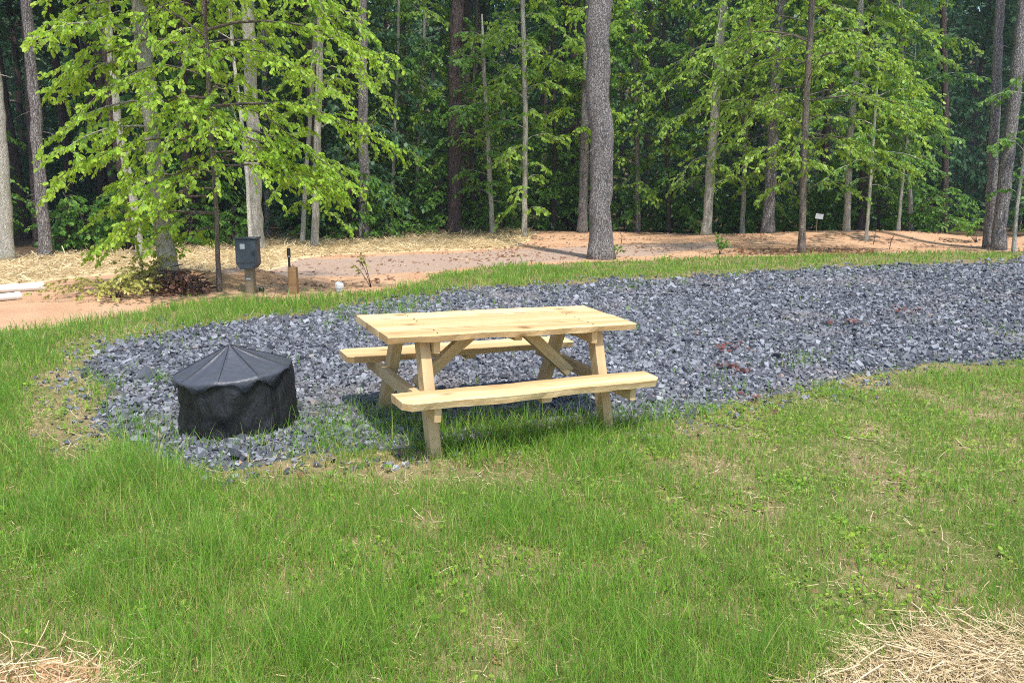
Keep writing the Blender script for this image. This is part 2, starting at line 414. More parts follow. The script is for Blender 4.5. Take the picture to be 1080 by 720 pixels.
class Spray:
    """collects limbs (tubes) and leaves for one tree; coordinates local to its base"""
    def __init__(s, seed): s.r = np.random.default_rng(seed); s.P = []; s.D = []; s.S = []; s.wood = MB(); s.hasw = False
    def leaves_along(s, pts, size, dens=1., fan=.9):
        r = s.r; pts = np.asarray(pts); seg = np.linalg.norm(np.diff(pts, axis=0), axis=1); L = seg.sum()
        n = max(2, int(L/(size*.30)*dens)); t = np.sort(r.random(n))*L; c = np.concatenate([[0], np.cumsum(seg)])
        k = np.clip(np.searchsorted(c, t)-1, 0, len(seg)-1); f = (t-c[k])/seg[k]
        p = pts[k]+(pts[k+1]-pts[k])*f[:, None]; d = (pts[k+1]-pts[k])/seg[k][:, None]
        side = np.where(np.arange(n) % 2 == 0, 1, -1)*(.5+.5*r.random(n))*fan
        h = np.stack([-d[:, 1], d[:, 0], d[:, 2]*0], 1)
        D = d+h*side[:, None]; D[:, 2] -= .35+.75*r.random(n); D += .28*r.normal(size=D.shape)
        s.P.append(p+D*0+r.normal(size=p.shape)*size*.12); s.D.append(D); s.S.append(size*(.45+.85*r.random(n)))
    def branch(s, p0, az, L, elev=.5, droop=.6, size=.08, dens=1., twigs=9, rad=.012, start=.2, twl=.38):
        r = s.r
        t = np.linspace(0, 1, 7); a = az+.25*(r.random()-.5)*t
        P = np.stack([p0[0]+np.cos(a)*L*t, p0[1]+np.sin(a)*L*t, p0[2]+L*(elev*t-droop*t*t)], 1)
        P[1:] += r.normal(size=(6, 3))*L*.012
        s.wood.tube(P, rad*(1-.85*t)+.0015, 4, cap=False); s.hasw = True
        for q in range(twigs):
            tt = start+(1-start)*(q+.7*r.random())/twigs; k = min(int(tt*6), 5); f = tt*6-k
            b = P[k]+(P[k+1]-P[k])*f; d = P[k+1]-P[k]; ha = math.atan2(d[1], d[0])
            sg = 1 if q % 2 else -1; ang = ha+sg*(.55+.5*r.random()); l = L*twl*(1.05-.55*tt)*(.6+.7*r.random())
            u = np.linspace(0, 1, 4); zz = d[2]/max(np.hypot(d[0], d[1]), 1e-3)*.5
            T = np.stack([b[0]+np.cos(ang)*l*u, b[1]+np.sin(ang)*l*u, b[2]+l*((zz+.7*(r.random()-.4))*u-(.3+.35*r.random())*u*u)], 1)
            T[1:] += r.normal(size=(3, 3))*l*.05
            s.wood.tube(T, .004*(1-.7*u)+.001, 3, cap=False)
            s.leaves_along(T, size, dens)
            # secondary twiglets
            for w in (1, 2):
                an2 = ang+(1 if (w+q) % 2 else -1)*(.6+.4*r.random()); l2 = l*.45*(.6+.6*r.random())
                u2 = np.linspace(0, 1, 3)
                T2 = np.stack([T[w][0]+np.cos(an2)*l2*u2, T[w][1]+np.sin(an2)*l2*u2, T[w][2]-l2*.3*u2], 1)
                s.leaves_along(T2, size, dens)
        s.leaves_along(P[4:], size, dens)
    def clump(s, c, rad, n, size):
        r = s.r; p = unit_rand(r, n)*(r.random((n, 1))**.45)*np.asarray(rad)
        s.P.append(p+np.asarray(c)); D = unit_rand(r, n); D[:, 2] = D[:, 2]*.5-.25; s.D.append(D); s.S.append(size*(.6+.7*r.random(n)))
    def leaf_mesh(s, name, mat, wid=.62):
        P = np.concatenate(s.P); D = np.concatenate(s.D); S = np.concatenate(s.S); r = s.r
        Nn = np.array([0, 0, .8])+.7*r.normal(size=P.shape)
        V, F = leaf_verts(P, D, Nn, S, wid)
        return mesh_np(name, V, [F], mat)

def interp_path(P, t):
    P = np.asarray(P); z = P[:, 2]; return np.stack([np.interp(t, z, P[:, i]) for i in range(3)], -1)

def make_tree(name, label, cat, path, Y, w0, w1, bark, crown, leafmat, seed, height=18, high=True, group=None, extra=None, avoid=None, stubs=0):
    """path: photo points from base to top on the plane y=Y; the trunk goes on upwards to `height`."""
    path = np.array(path, float)
    if Y is None: Y = float(ground(*path[0])[1])
    W = np.array([at(u, v, Y) for u, v in path]); W[0, 2] = terr(W[0, 0], Y)
    base = W[0].copy(); d0 = 0.25
    W = W-base; W[0, 2] = -.12
    d = W[-1]-W[0]; d /= np.linalg.norm(d)
    if height > W[-1][2]+.5:
        n = 4; ex = [W[-1]+(d*np.array([.5, .5, 1.]))*(height-W[-1][2])*(i+1)/n for i in range(n)]
        W = np.concatenate([W, ex])
    # resample
    zz = np.concatenate([np.linspace(W[0, 2], min(7, W[-1][2]), 26), np.linspace(min(7, W[-1][2]), W[-1][2], 8)[1:]])
    P = interp_path(W, zz); r = np.random.default_rng(seed)
    scale = float(np.hypot(Y, base[0]*0))/F
    r0, r1 = w0*scale/2, w1*scale/2
    vis = max(1., (path[0][1]-path[-1][1])*scale)
    R = np.interp(zz, [0, vis, max(vis+1, height)], [r0, r1, r1*.35]); R = R*(1+.45*np.exp(-np.maximum(zz, 0)/.16))
    P[1:, 0] += r.normal(size=len(P)-1)*r0*.07; P[1:, 1] += r.normal(size=len(P)-1)*r0*.07
    root = empty(name, base, label, cat, group)
    s = Spray(seed); s.wood.tube(P, R, 12 if w0 > 9 else 8, cap=True, jitter=.12, seed=seed)
    for q in range(stubs):
        z = .8+r.random()*5.5; a = r.random()*6.28; l = .15+.5*r.random(); p = interp_path(W, z)
        T = np.stack([p+np.array([math.cos(a), math.sin(a), .05-.25*t])*l*t for t in (0, .35, .7, 1)])
        s.wood.tube(T, np.array([.012, .009, .006, .003]), 4)
    if crown:
        z0, z1, Rm, nb, size = crown[:5]; dens = crown[5] if len(crown) > 5 else 1.
        for i in range(nb):
            z = z0+(z1-z0)*((i+.6*r.random())/nb); a = i*2.4+r.normal()*.3
            prof = math.sin(math.pi*min(1, .13+.72*(z-z0)/(z1-z0)))**.7
            L = Rm*prof*(.65+.5*r.random())
            s.branch(interp_path(W, z), a, L, .15+.85*r.random(), .5+.6*r.random(), size, dens, twigs=max(4, int(4+L*3)), rad=.004+.0045*L)
    for e in (extra or []):
        z, az, L, el, dr = e[:5]; size = crown[4] if crown else .08
        s.branch(interp_path(W, z), az, L, el, dr, size, 1.15, twigs=int(5+L*3.2), rad=.007+.006*L, start=.3)
    if high and height > 9:
        top = W[-1]
        for i in range(11):
            a = r.random()*6.28; z = height*(.62+.38*(i/10)); rr = (1-(i/10)*.6)*height*.13*r.random()**.5
            p = interp_path(W, z)+np.array([math.cos(a)*rr, math.sin(a)*rr, 0])
            s.clump(p, (1.3, 1.3, .8), 110, .30)
            s.wood.tube(np.stack([interp_path(W, z-.6), p]), np.array([.035, .012]), 4, cap=False)
    trunk = link('trunk', s.wood.mesh('trunk', bark, True), root)
    if s.P and avoid is not None:
        P_ = np.concatenate(s.P)+base; k_ = np.ones(len(P_), bool)
        for c_, rad_ in avoid: k_ &= np.linalg.norm((P_-np.asarray(c_))*np.array([1, .28, 1]), axis=1) > rad_
        s.P = [P_[k_]-base]; s.D = [np.concatenate(s.D)[k_]]; s.S = [np.concatenate(s.S)[k_]]
    if s.P: link('crown', s.leaf_mesh('crown', leafmat), root)
    return root

# ================================================================== GROUND
def axis(segs):
    out = [segs[0][0]]
    for a, b, st in segs:
        n = max(1, int(round((b-a)/st))); out += list(a+(b-a)*(np.arange(n)+1)/n)
    return np.array(out)
gx = axis([(-140, -60, 10), (-60, -20, 2.5), (-20, -8, .4), (-8, 9, .11), (9, 20, .35), (20, 60, 2.5), (60, 140, 10)])
gy = axis([(-40, -6, 4), (-6, 1.5, .5), (1.5, 16, .11), (16, 28, .22), (28, 50, 1), (50, 170, 6)])
GX, GY = np.meshgrid(gx, gy, indexing='ij'); GZ = terr(GX, GY)
nx, ny = len(gx), len(gy)
i = np.arange(nx-1)[:, None]*ny+np.arange(ny-1)[None]
Fg = np.stack([i, i+ny, i+ny+1, i+1], -1).reshape(-1, 4)
me = mesh_np('ground', np.stack([GX, GY, GZ], -1).reshape(-1, 3), [Fg], mat_ground(), True)
fx, fy = GX.ravel(), GY.ravel()
def col_attr(me, name, r, g, b):
    ca = me.color_attributes.new(name, 'FLOAT_COLOR', 'POINT')
    ca.data.foreach_set('color', np.stack([r, g, b, np.ones_like(r)], 1).astype(np.float32).ravel())
tree_line = lambda x: np.interp(x, [-30, -10, -8, -5, 0, 4, 8, 12, 30], [15, 15.6, 16.5, 20, 23.5, 24, 23.3, 20.5, 19])
col_attr(me, 'zone', sstep(-.15, .15, m_pad(fx, fy)), sstep(-.12, .12, m_lawn(fx, fy)), sstep(-.25, .25, m_straw(fx, fy)))
col_attr(me, 'zone_far', sstep(-.3, .3, m_road(fx, fy)), sstep(-.4, .4, fy-tree_line(fx)), sstep(-.06, .06, m_near(fx, fy)))
g = link('ground', me); g['kind'] = 'structure'

# ================================================================== GRAVEL
def scatter(n, x0, x1, y0, y1, r=rng):
    return x0+(x1-x0)*r.random(n), y0+(y1-y0)*r.random(n)
def in_view(x, y, margin=1.):
    return np.abs(x) < (540/F)*np.maximum(y*.985+.35, 0)+margin
xs, ys = scatter(1250000, -4.6, 19, 4.0, 24.5)
sd = m_pad(xs, ys); dist = np.hypot(xs, ys)
dens = np.clip(np.interp(dist, [4, 7, 10, 14, 24], [1., .9, .62, .36, .14]), 0, 1)
worn = sstep(.30, .5, fbm(xs*1.1+3, ys*1.1+8))
edge = np.maximum(sstep(-.12, .35, sd)*(.55+.45*worn), .10*sstep(-.55, -.05, sd))
edge = np.where(sd > .9, np.maximum(edge, .8), edge)
keep = (rng.random(len(xs)) < dens*edge) & in_view(xs, ys)
xs, ys = xs[keep], ys[keep]; n = len(xs)
cube = np.array([(x, y, z) for z in (-1, 1) for x, y in ((-1, -1), (1, -1), (1, 1), (-1, 1))], float)
qf = np.array([(3, 2, 1, 0), (4, 5, 6, 7), (0, 1, 5, 4), (1, 2, 6, 5), (2, 3, 7, 6), (3, 0, 4, 7)])
sz = np.interp(np.hypot(xs, ys), [4, 10, 24], [.0095, .012, .0195])*np.exp(.38*rng.normal(size=n))
Vs = cube[None]*np.array([1., .75, .55])+rng.normal(size=(n, 8, 3))*.22
Vs = Vs*sz[:, None, None]
ax = unit_rand(rng, n); ang = rng.random(n)*6.28; q = np.concatenate([np.cos(ang/2)[:, None], ax*np.sin(ang/2)[:, None]], 1)
w_, x_, y_, z_ = q.T
Rm = np.stack([np.stack([1-2*(y_*y_+z_*z_), 2*(x_*y_-z_*w_), 2*(x_*z_+y_*w_)], 1), np.stack([2*(x_*y_+z_*w_), 1-2*(x_*x_+z_*z_), 2*(y_*z_-x_*w_)], 1), np.stack([2*(x_*z_-y_*w_), 2*(y_*z_+x_*w_), 1-2*(x_*x_+y_*y_)], 1)], 1)
Vs = np.einsum('nij,nkj->nki', Rm, Vs)
Vs += np.stack([xs, ys, terr(xs, ys)+sz*(.25+.5*rng.random(n))], 1)[:, None]
Fq = (np.arange(n)[:, None, None]*8+qf[None]).reshape(-1, 4)
gv = link('gravel', mesh_np('gravel', Vs.reshape(-1, 3), [Fq], STONE))
tag(gv, 'blue grey crushed stone pad under the picnic table and around the covered fire pit', 'gravel', kind='stuff')
print('stones', n)

x, y = scatter(60000, -14, 16, 9, 24); k = (m_lawn(x, y) < -.02) & (y < tree_line(x)+.5) & in_view(x, y, .6) & (rng.random(len(x)) < .03+.5*sstep(.5, .72, fbm(x*.9+5, y*1.6+2)))
x, y = x[k], y[k]; n = len(x); sz = np.minimum(.011*np.exp(.55*rng.normal(size=n)), .03)
Vc = (cube[None]*np.array([1., .85, .7])+rng.normal(size=(n, 8, 3))*.25)*sz[:, None, None]
aa = rng.random(n)*6.28; ca, sa = np.cos(aa)[:, None], np.sin(aa)[:, None]; Vc = np.stack([Vc[..., 0]*ca-Vc[..., 1]*sa, Vc[..., 0]*sa+Vc[..., 1]*ca, Vc[..., 2]], -1)
Vc += np.stack([x, y, terr(x, y)+sz*.3], 1)[:, None]
CLOD = mat_leaf('dirt_clod', [(.1, (.16, .085, .05)), (.6, (.38, .23, .14)), (.9, (.52, .40, .28))], .0, .9)
tag(link('dirt_clods', mesh_np('dirt_clods', Vc.reshape(-1, 3), [(np.arange(n)[:, None, None]*8+qf[None]).reshape(-1, 4)], CLOD)), 'small clods and pebbles strewn over the bare orange dirt', 'dirt clods', kind='stuff')

# ================================================================== PICNIC TABLE
yaw = .495; TX, TY = -.133, 5.363
nrm = Vector((-SLX, -SLY, 1)).normalized(); xa = Vector((math.cos(yaw), math.sin(yaw), SLX*math.cos(yaw)+SLY*math.sin(yaw))).normalized(); ya = nrm.cross(xa)
tb = empty('picnic_table', (TX, TY, float(terr(TX, TY))), 'fresh unpainted pine picnic table with two attached benches on the gravel edge', 'picnic table')
tb.rotation_euler = Matrix((xa, ya, nrm)).transposed().to_euler()
LT, WT, ZT = 1.85, .70, .75
mb = MB(); ws = [.185, .165, .175, .165]; y = -WT/2
for k, w in enumerate(ws):
    p = plank(LT-.004*k+(.012 if k == 1 else 0), w-.008, .045, 30+k, .026 if k in (0, 3) else .0015, chamfer=(.0, .0, 0, 0))
    V = np.concatenate(p.v); V[:, 1] += y+w/2; V[:, 2] += ZT-.0225+.0015*(k % 2); y += w
    mb.add(V, [np.concatenate(f) for f in p.f.values()])
top_o = link('tabletop', mb.mesh('tabletop', WOOD), tb); XA0 = .655
y = -WT/2; scm = MB().tube([(0, 0, -.004), (0, 0, .0025)], .0055, 8).mesh('screw', SCREW)
for k, w in enumerate(ws):
    for sx in (-1, 1):
        for dy in (.3, .7): link('screw', scm, top_o, loc=(sx*(XA0-.07)+(.004 if dy > .5 else -.003), y+w*dy, ZT))
    y += w
SEATO, SEATW, ZS = .563, .225, .43
for sgn in (-1, 1):
    ch = (.05, .045, .0, .0) if sgn < 0 else (.03, 0, 0, .02)
    p = plank(LT+.02, SEATW, .05, 40+sgn, .021, chamfer=ch)
    V = np.concatenate(p.v); me = mesh_np('bench_seat', V, [np.concatenate(f) for f in p.f.values()], WOOD)
    link('bench_seat', me, tb, loc=(0, sgn*SEATO, ZS-.025))
def bar(name, a, b, w, t, mat, side, seed, parent=tb, wane=.006):
    """timber from a to b; w across in the direction perpendicular to `side`, t along side"""
    a = Vector(a); b = Vector(b); X = (b-a).normalized(); S = Vector(side); S = (S-X*S.dot(X)).normalized(); Wd = S.cross(X)
    p = plank((b-a).length, w, t, seed, wane, nx=16)
    me = mesh_np(name, np.concatenate(p.v), [np.concatenate(f) for f in p.f.values()], mat)
    M = Matrix((X, Wd, S)).transposed().to_4x4(); M.translation = (a+b)/2
    return link(name, me, parent, rotm=M)
XA = .655
for sx in (-1, 1):
    for sy in (-1, 1):
        bar('leg', (sx*XA, sy*.205, ZT-.047), (sx*XA, sy*.485, -.03), .092, .072, WOOD_LEG, (1, 0, 0), 50+sx+3*sy)
    xo = sx*(XA+.036+.024)
    bar('seat_support', (xo, -.645, .335), (xo, .645, .335), .09, .045, WOOD_LEG, (1, 0, 0), 60+sx)
    xi = sx*(XA-.036-.024)
    bar('top_cleat', (xi, -.31, ZT-.09), (xi, .31, ZT-.09), .085, .045, WOOD_LEG, (1, 0, 0), 64+sx)
    bar('brace', (sx*(XA-.05), .0, .33), (sx*.17, .0, ZT-.055), .085, .05, WOOD_LEG, (0, 1, 0), 68+sx)
bar('top_cleat', (.0, -.29, ZT-.065), (.0, .29, ZT-.065), .06, .035, WOOD_LEG, (0, 0, 1), 70)
for sgn in (-1, 1):
    bar('bench_cleat', (.03, sgn*SEATO-.09, ZS-.068), (.03, sgn*SEATO+.09, ZS-.068), .08, .034, WOOD_LEG, (0, 0, 1), 72+sgn)

# ================================================================== FIRE PIT COVER
cov = empty('fire_pit_cover', (CX, CY, float(terr(CX, CY))), 'black vinyl cover with peaked top drawn over a round fire pit on the gravel', 'fire pit cover')
cov.rotation_euler = (math.atan(SLY), -.07, .25)
K = 120; th = np.linspace(0, 2*np.pi, K, endpoint=False); r2 = np.random.default_rng(5)
RC, ZR, ZA = .358, .385, .545
def ringv(rad, z): return np.stack([rad*np.cos(th), rad*np.sin(th), z*np.ones(K) if np.ndim(z) == 0 else z], 1)
npan = 9; ph = (th*npan/(2*np.pi)) % 1
ir = (fbm(np.cos(th)*1.6+5, np.sin(th)*1.6+5)-.5)
crk = fbm(np.cos(th)*5+3, np.sin(th)*5+3)-.5           # small creases
pk = np.abs(((th*9/(2*np.pi)+.8*ir) % 1)-.5)*2           # uneven pointed flaps of the hem
rings = []
seam = np.exp(-((ph-.5)/.07)**2)
for t in np.linspace(0.03, 1, 18):
    rad = RC*1.02*t*(1+.07*ir*t)
    z = ZA-(ZA-ZR)*t**.96-.017*(1-seam)*math.sin(math.pi*min(t, .95))+.020*(fbm(np.cos(th)*3.5*t+8, np.sin(th)*3.5*t)-.5)*t+.012*crk*t
    rings.append(ringv(rad, z))
ze = rings[-1][:, 2]
drop = .006+.15*pk*fbm(np.cos(th)*3+1, np.sin(th)*3+9)**1.5+.03*np.abs(crk)
rings.append(ringv(RC*1.03*(1+.07*ir)+.008*crk, ze-.010)); rings.append(ringv(RC*1.035*(1+.07*ir)+.02*crk, ze-.006-drop))
Vt = np.concatenate(rings); nr = len(rings)
ii = np.arange(nr-1)[:, None]*K; jj = np.arange(K)[None]; j2 = (jj+1) % K
Ft = np.stack([ii+jj, ii+K+jj, ii+K+j2, ii+j2], -1).reshape(-1, 4)
tri = np.stack([np.full(K, len(Vt)), np.arange(K), (np.arange(K)+1) % K], 1)
Vt = np.concatenate([Vt, [[0, 0, ZA+.004]]])
o = link('top_panel', mesh_np('top_panel', Vt, [Ft, tri], COVER, True), cov)
sm = o.modifiers.new('thick', 'SOLIDIFY'); sm.thickness = .004
rs = []
NR = 22
for q, t in enumerate(np.linspace(0, 1, NR)):
    fold = .016*np.sin(th*7+1.3+1.5*t+4*ir)*(.25+t)+.010*np.sin(th*15+4*t+6*ir)*t
    drape = .070*(fbm(np.cos(th)*2.6+11+t, np.sin(th)*2.6+t*2.2)-.5)+.030*(np.abs(fbm(np.cos(th)*4+t*5, np.sin(th)*4+t*2)-.5))
    rad = RC*(.985+.07*ir+.035*t)+fold*.75+drape
    z = (ze-.008)*(1-t)+t*(-.06)
    rs.append(ringv(rad, z))
Vk = np.concatenate(rs); nr = len(rs); ii = np.arange(nr-1)[:, None]*K
Fk = np.stack([ii+jj, ii+K+jj, ii+K+j2, ii+j2], -1).reshape(-1, 4)
o = link('skirt', mesh_np('skirt', Vk, [Fk], SKIRT, True), cov)
mbp = MB()
for k in range(npan):
    col = int(round((k+.5)/npan*K)) % K
    P = np.array([rings[q][col] for q in range(18)])+np.array([0, 0, .001])
    mbp.tube(P, .0022, 5)
link('seam_piping', mbp.mesh('seam_piping', SEAM, True), cov)

# ================================================================== UTILITY PEDESTAL, STAKE, PVC, PIPES, SIGN
p = ground(265, 309); PX, PY, PZ = p
k = PY/F
ped = empty('utility_pedestal', p, 'dark slate blue electric box on a wooden post at the grass edge', 'utility box')
ph_ = 33*k
mb = MB().box((0, 0, ph_/2-.05), (9*k, 9*k, ph_+.1)); o = link('post', mb.mesh('post', WOOD_GREY), ped); bevel(o, .008)
bw, bh = 21.5*k, 26*k
poly = [(-bw/2, .0), (-bw/2+.0, bh), (bw/2, bh), (bw/2, .0), (6.5*k, -5*k), (-6.5*k, -5*k)]
def xz_prism(poly, y0, y1, z):
    m_ = MB(); m_.prism([(a, b) for a, b in poly], y0, y1); V = np.concatenate(m_.v)
    W = np.stack([V[:, 0], -V[:, 2]*-1, V[:, 1]+z], 1); out = MB()
    out.add(W, [np.concatenate(f)[:, ::-1] for f in m_.f.values()]); return out
zb = ph_-2*k
o = link('box_body', xz_prism([(-bw/2, 0), (-6.5*k, -5*k), (6.5*k, -5*k), (bw/2, 0), (bw/2, bh), (-bw/2, bh)], -.13, .07, zb).mesh('box_body', NAVY), ped); bevel(o, .012)
o = link('hood', MB().box((0, -.035, zb+bh+.012), (bw+.03, .235, .022)).mesh('hood', NAVY), ped); bevel(o, .008)
o = link('door', MB().box((0, -.134, zb+bh*.48), (bw-.035, .012, bh*.84)).mesh('door', NAVY), ped); bevel(o, .004)
link('latch', MB().box((bw*.36, -.144, zb+bh*.45), (.018, .014, .05)).mesh('latch', BLACKP), o)
st = link('sticker', MB().box((-2.6*k, -.1415, zb+bh*.72), (5*k, .003, 5.2*k)).mesh('sticker', STICKER), o)
mbs = MB()
for a in (-1.1, 1.1):
    for b in (-1.3, .2, 1.5): mbs.box((-2.6*k+a*k, -.1440, zb+bh*.72+b*k), (1.6*k, .002, .7*k))
link('sticker_print', mbs.mesh('sticker_print', STICKER_DK), st) if False else None
link('tag_plate', MB().box((-.5*k, -4.7*k, ph_*.47), (5*k, .006, 1.6*k)).mesh('tag_plate', STICKER), ped)
p = ground(276, 307.5)
tag(link('ground_cap', MB().tube([(0, 0, -.03), (0, 0, .05), (0, 0, .062)], [.035, .035, .025], 16).mesh('ground_cap', BLACKP), loc=p), 'small black round cap in the ground right of the utility box post', 'ground cap')

p = ground(310, 309.5); k = p[1]/F
wh = empty('water_hydrant', p, 'short brown wooden post with a black water standpipe', 'water hydrant')
o = link('post', MB().box((0, 0, 14*k-.05), (8.6*k, 8.6*k, 28*k+.1)).mesh('post', WOOD_POST), wh); bevel(o, .006)
xp = -5*k
link('pipe', MB().tube([(xp, 5.8*k, -.05), (xp, 5.8*k, 38*k)], .016, 12).mesh('pipe', BLACKP), wh)
link('pipe_head', MB().tube([(xp, 5.8*k, 37.5*k), (xp, 5.8*k, 38*k), (xp, 5.8*k, 47*k), (xp, 5.8*k, 47.6*k)], [.012, .024, .024, .016], 14).mesh('pipe_head', BLACKP), wh)
link('band', MB().tube([(xp, 5.8*k, 38.4*k), (xp, 5.8*k, 39.4*k)], .027, 14).mesh('band', STEEL), wh)

p = ground(358, 307); k = p[1]/F
cl = empty('sewer_cleanout', p, 'white plastic pipe stub with a rounded cap standing in the grass edge', 'pipe stub')
link('pipe', MB().tube([(0, 0, -.05), (0, 0, 4*k)], 3.6*k, 18).mesh('pipe', PVC, False), cl)
aa = np.linspace(0, 1.5, 6)
link('cap', MB().tube([(0, 0, 3.4*k), (0, 0, 3.6*k)]+[(0, 0, 6.6*k+3.6*k*math.sin(a)) for a in aa], [4.2*k, 4.6*k]+[4.6*k*math.cos(a)+.002 for a in aa], 18).mesh('cap', PVC, False), cl)

for (u0, v0, u1, v1, rad, lab) in ((-40, 311.5, 46, 306.0, .052, 'long thick white plastic pipe lying on the orange dirt, the farther of two'), (-40, 321, 21, 315.5, .043, 'shorter white plastic pipe lying on the orange dirt, the nearer of two')):
    a = ground(u0, v0); b = ground(u1, v1); a[2] += rad; b[2] += rad
    c = (a+b)/2; P = np.stack([a, b])-c; d = (P[1]-P[0])/np.linalg.norm(P[1]-P[0])
    mb = MB(); ln = np.linalg.norm(P[1]-P[0]); q = np.array([0, .999, .9991, .96])
    mb.tube([P[0], P[0]+d*ln*.93, P[0]+d*ln*.931, P[1], P[1]-d*.002, P[1]-d*.25], [rad, rad, rad*1.14, rad*1.14, rad*.95, rad*.95], 20, cap=False)
    tag(link('pipe', mb.mesh('pipe', PVC, False), loc=c), lab, 'pipe', 'white pipes on the dirt')

SY = 21.; p = at(861, 240, SY); p[2] = terr(p[0], SY); k = SY/F
sg = empty('survey_sign', p, 'small white square sign on a thin stake under the right hand leaves', 'sign')
zc = float(at(861, 228, SY)[2]-p[2])
link('stake', MB().tube([(0, 0, -.1), (.01, 0, zc+.1)], .012, 8).mesh('stake', WOOD_GREY), sg)
o = link('board', MB().box((0, -.022, zc), (8*k, .012, 5.2*k)).mesh('board', SIGNW), sg); o.rotation_euler = (0, .12, 0)

# ================================================================== EDGE TREES (bases read off the photograph, trunks standing on the terrain)
T = make_tree
T('pine_tree', 'pale bare pine trunk cut by the left edge of the photo', 'tree', [(9, 276), (5, 210), (0, 130)], None, 13, 10, BARK_PALE, None, LEAF_MID, 101, stubs=5)
T('pine_tree', 'slim grey pine with short dead branch stubs at the left end of the forest edge', 'tree', [(48, 272), (38, 130), (28, 0)], None, 12, 9.5, BARK_PINE, None, LEAF_MID, 102, stubs=16)
T('pine_tree', 'dark thin pine close behind the slim grey pine with branch stubs', 'tree', [(41, 262), (34, 130), (26, 0)], 19, 10, 8, BARK_BROWN, None, LEAF_DARK, 103)
T('hardwood_tree', 'thin pale crooked trunk showing through the left edge of the yellow green leaves', 'tree', [(149, 268), (139, 200), (127, 150), (117, 60), (112, 0)], 15.2, 8.5, 7, BARK_PALE, (4., 9, 1.3, 12, .085), LEAF_MID, 104, 12, False)
T('hardwood_tree', 'reddish brown trunk in shade just left of the pale crooked trunk', 'tree', [(139, 262), (130, 190), (118, 130), (112, 60)], 17.5, 9, 7, BARK_BROWN, None, LEAF_MID, 105, 14)
T('hardwood_tree', 'thick pale mottled trunk rising from the brush pile', 'tree', [(178, 290), (170, 230), (162, 160), (157, 100), (147, 0)], None, 17, 14, BARK_PALE, (2.6, 8.5, 1.25, 26, .065), LEAF_BRIGHT, 106, 13, False,
  extra=[(2.7, 3.0, 1.25, .25, .6), (2.2, 3.3, 1.2, .1, .5), (1.6, 3.7, 1.2, .1, .5), (1.9, 4.2, 1.3, .1, .4), (3.4, 3.1, 1.2, .3, .6), (1.3, 4.9, 1.2, .1, .45), (3.0, 4.3, 1.4, .3, .5), (2.4, 5.2, 1.3, .2, .5)])
T('maple_sapling', 'slender brown sapling with wide bright yellow green leaf sprays beside the utility box', 'tree', [(231, 307), (228, 220), (222, 130), (218, 50), (214, 0)], None, 5.2, 4.2, BARK_TAN, (1.55, 6.8, 1.9, 58, .06, .95), LEAF_BRIGHT, 107, 7.2, False,
  extra=[(2.3, .35, 2.2, .25, .42), (2.0, .1, 1.7, .15, .5), (3.2, .3, 2.1, .35, .45), (1.7, .5, 1.7, .1, .45), (3.0, 3.0, 2.1, .3, .5), (2.2, -1.2, 1.3, .25, .5), (1.2, 2.8, 1.5, .15, .5), (1.3, 3.9, 1.2, .1, .5), (1.0, 3.3, 1.5, .15, .45), (.8, 2.5, 1.1, .1, .4), (1.5, 4.4, 1.1, .1, .5), (1.75, .25, 1.6, .05, .3), (1.6, -.15, 1.4, .1, .35), (1.5, 2.9, 1.8, .2, .5), (1.9, 3.6, 1.7, .2, .5), (1.0, 4.0, .9, .1, .5), (2.4, 2.6, 1.9, .25, .5)], avoid=[((PX-.02, PY-.4, PZ+.62), .52), ((PX, PY-.3, PZ+.2), .40), ((PX+.55, PY-.3, PZ+.3), .45), ((PX+1.0, PY-.3, PZ+.2), .40)])
T('hardwood_tree', 'stout pale trunk rising behind the utility box', 'tree', [(270, 256), (268, 190), (264, 90), (262, 0)], 17.5, 15, 12, BARK_PALE, (4.5, 9, 2.3, 16, .09), LEAF_BRIGHT, 108, 15)
T('hardwood_tree', 'thin white leaning stem crossing the stout pale trunk', 'tree', [(264, 258), (261, 190), (254, 120), (246, 60)], 16.8, 4.5, 3.5, BARK_WHITE, (3.2, 6, 1.5, 10, .085), LEAF_BRIGHT, 109, 7, False)
T('hardwood_tree', 'narrow grey trunk right of the stout pale trunk behind yellow leaves', 'tree', [(282, 252), (281, 160), (278, 40)], 22, 6, 5, BARK_PINE, None, LEAF_MID, 110, 13)
T('hardwood_tree', 'pale straight trunk with leaf sprays along the right side of the yellow green leaves', 'tree', [(331, 250), (335, 140), (337, 70), (338, 0)], 18.5, 8, 7, BARK_PALE, (.8, 8, 1.6, 30, .09), LEAF_BRIGHT, 111, 12, False)
T('hardwood_tree', 'thin bare leaning stem beside the pale straight trunk', 'tree', [(318, 250), (323, 180), (328, 110), (332, 40)], 20, 5, 4, BARK_PALE, (4.5, 7, 1.5, 8, .09), LEAF_MID, 112, 9, False)
T('pine_tree', 'straight grey trunk standing clear in the dark gap right of the yellow green leaves', 'tree', [(384, 249), (383, 130), (382, 0)], 21.5, 11, 9, BARK_PINE, None, LEAF_MID, 113, 18, stubs=4)
T('pine_tree', 'dark brown straight pine trunk in the middle of the shaded forest edge', 'tree', [(479, 246), (480, 120), (482, 0)], 23, 15, 12.5, BARK_BROWN, None, LEAF_DARK, 114, 20, stubs=6)
T('maple_sapling', 'thin light barked sapling with slight bends right of the dark brown pine', 'tree', [(520, 245), (516, 180), (514, 130), (510, 70)], 22.6, 5.5, 4, BARK_PALE, (.9, 5.5, 1.5, 26, .10), LEAF_MID, 115, 6, False)
T('maple_sapling', 'thin straight pale stem with small leaf sprays left of the tall foreground pine', 'tree', [(553, 244), (554, 120), (551, 0)], 22, 6, 4.5, BARK_PALE, (.7, 8.5, 1.5, 32, .10), LEAF_SUN, 116, 10, False)
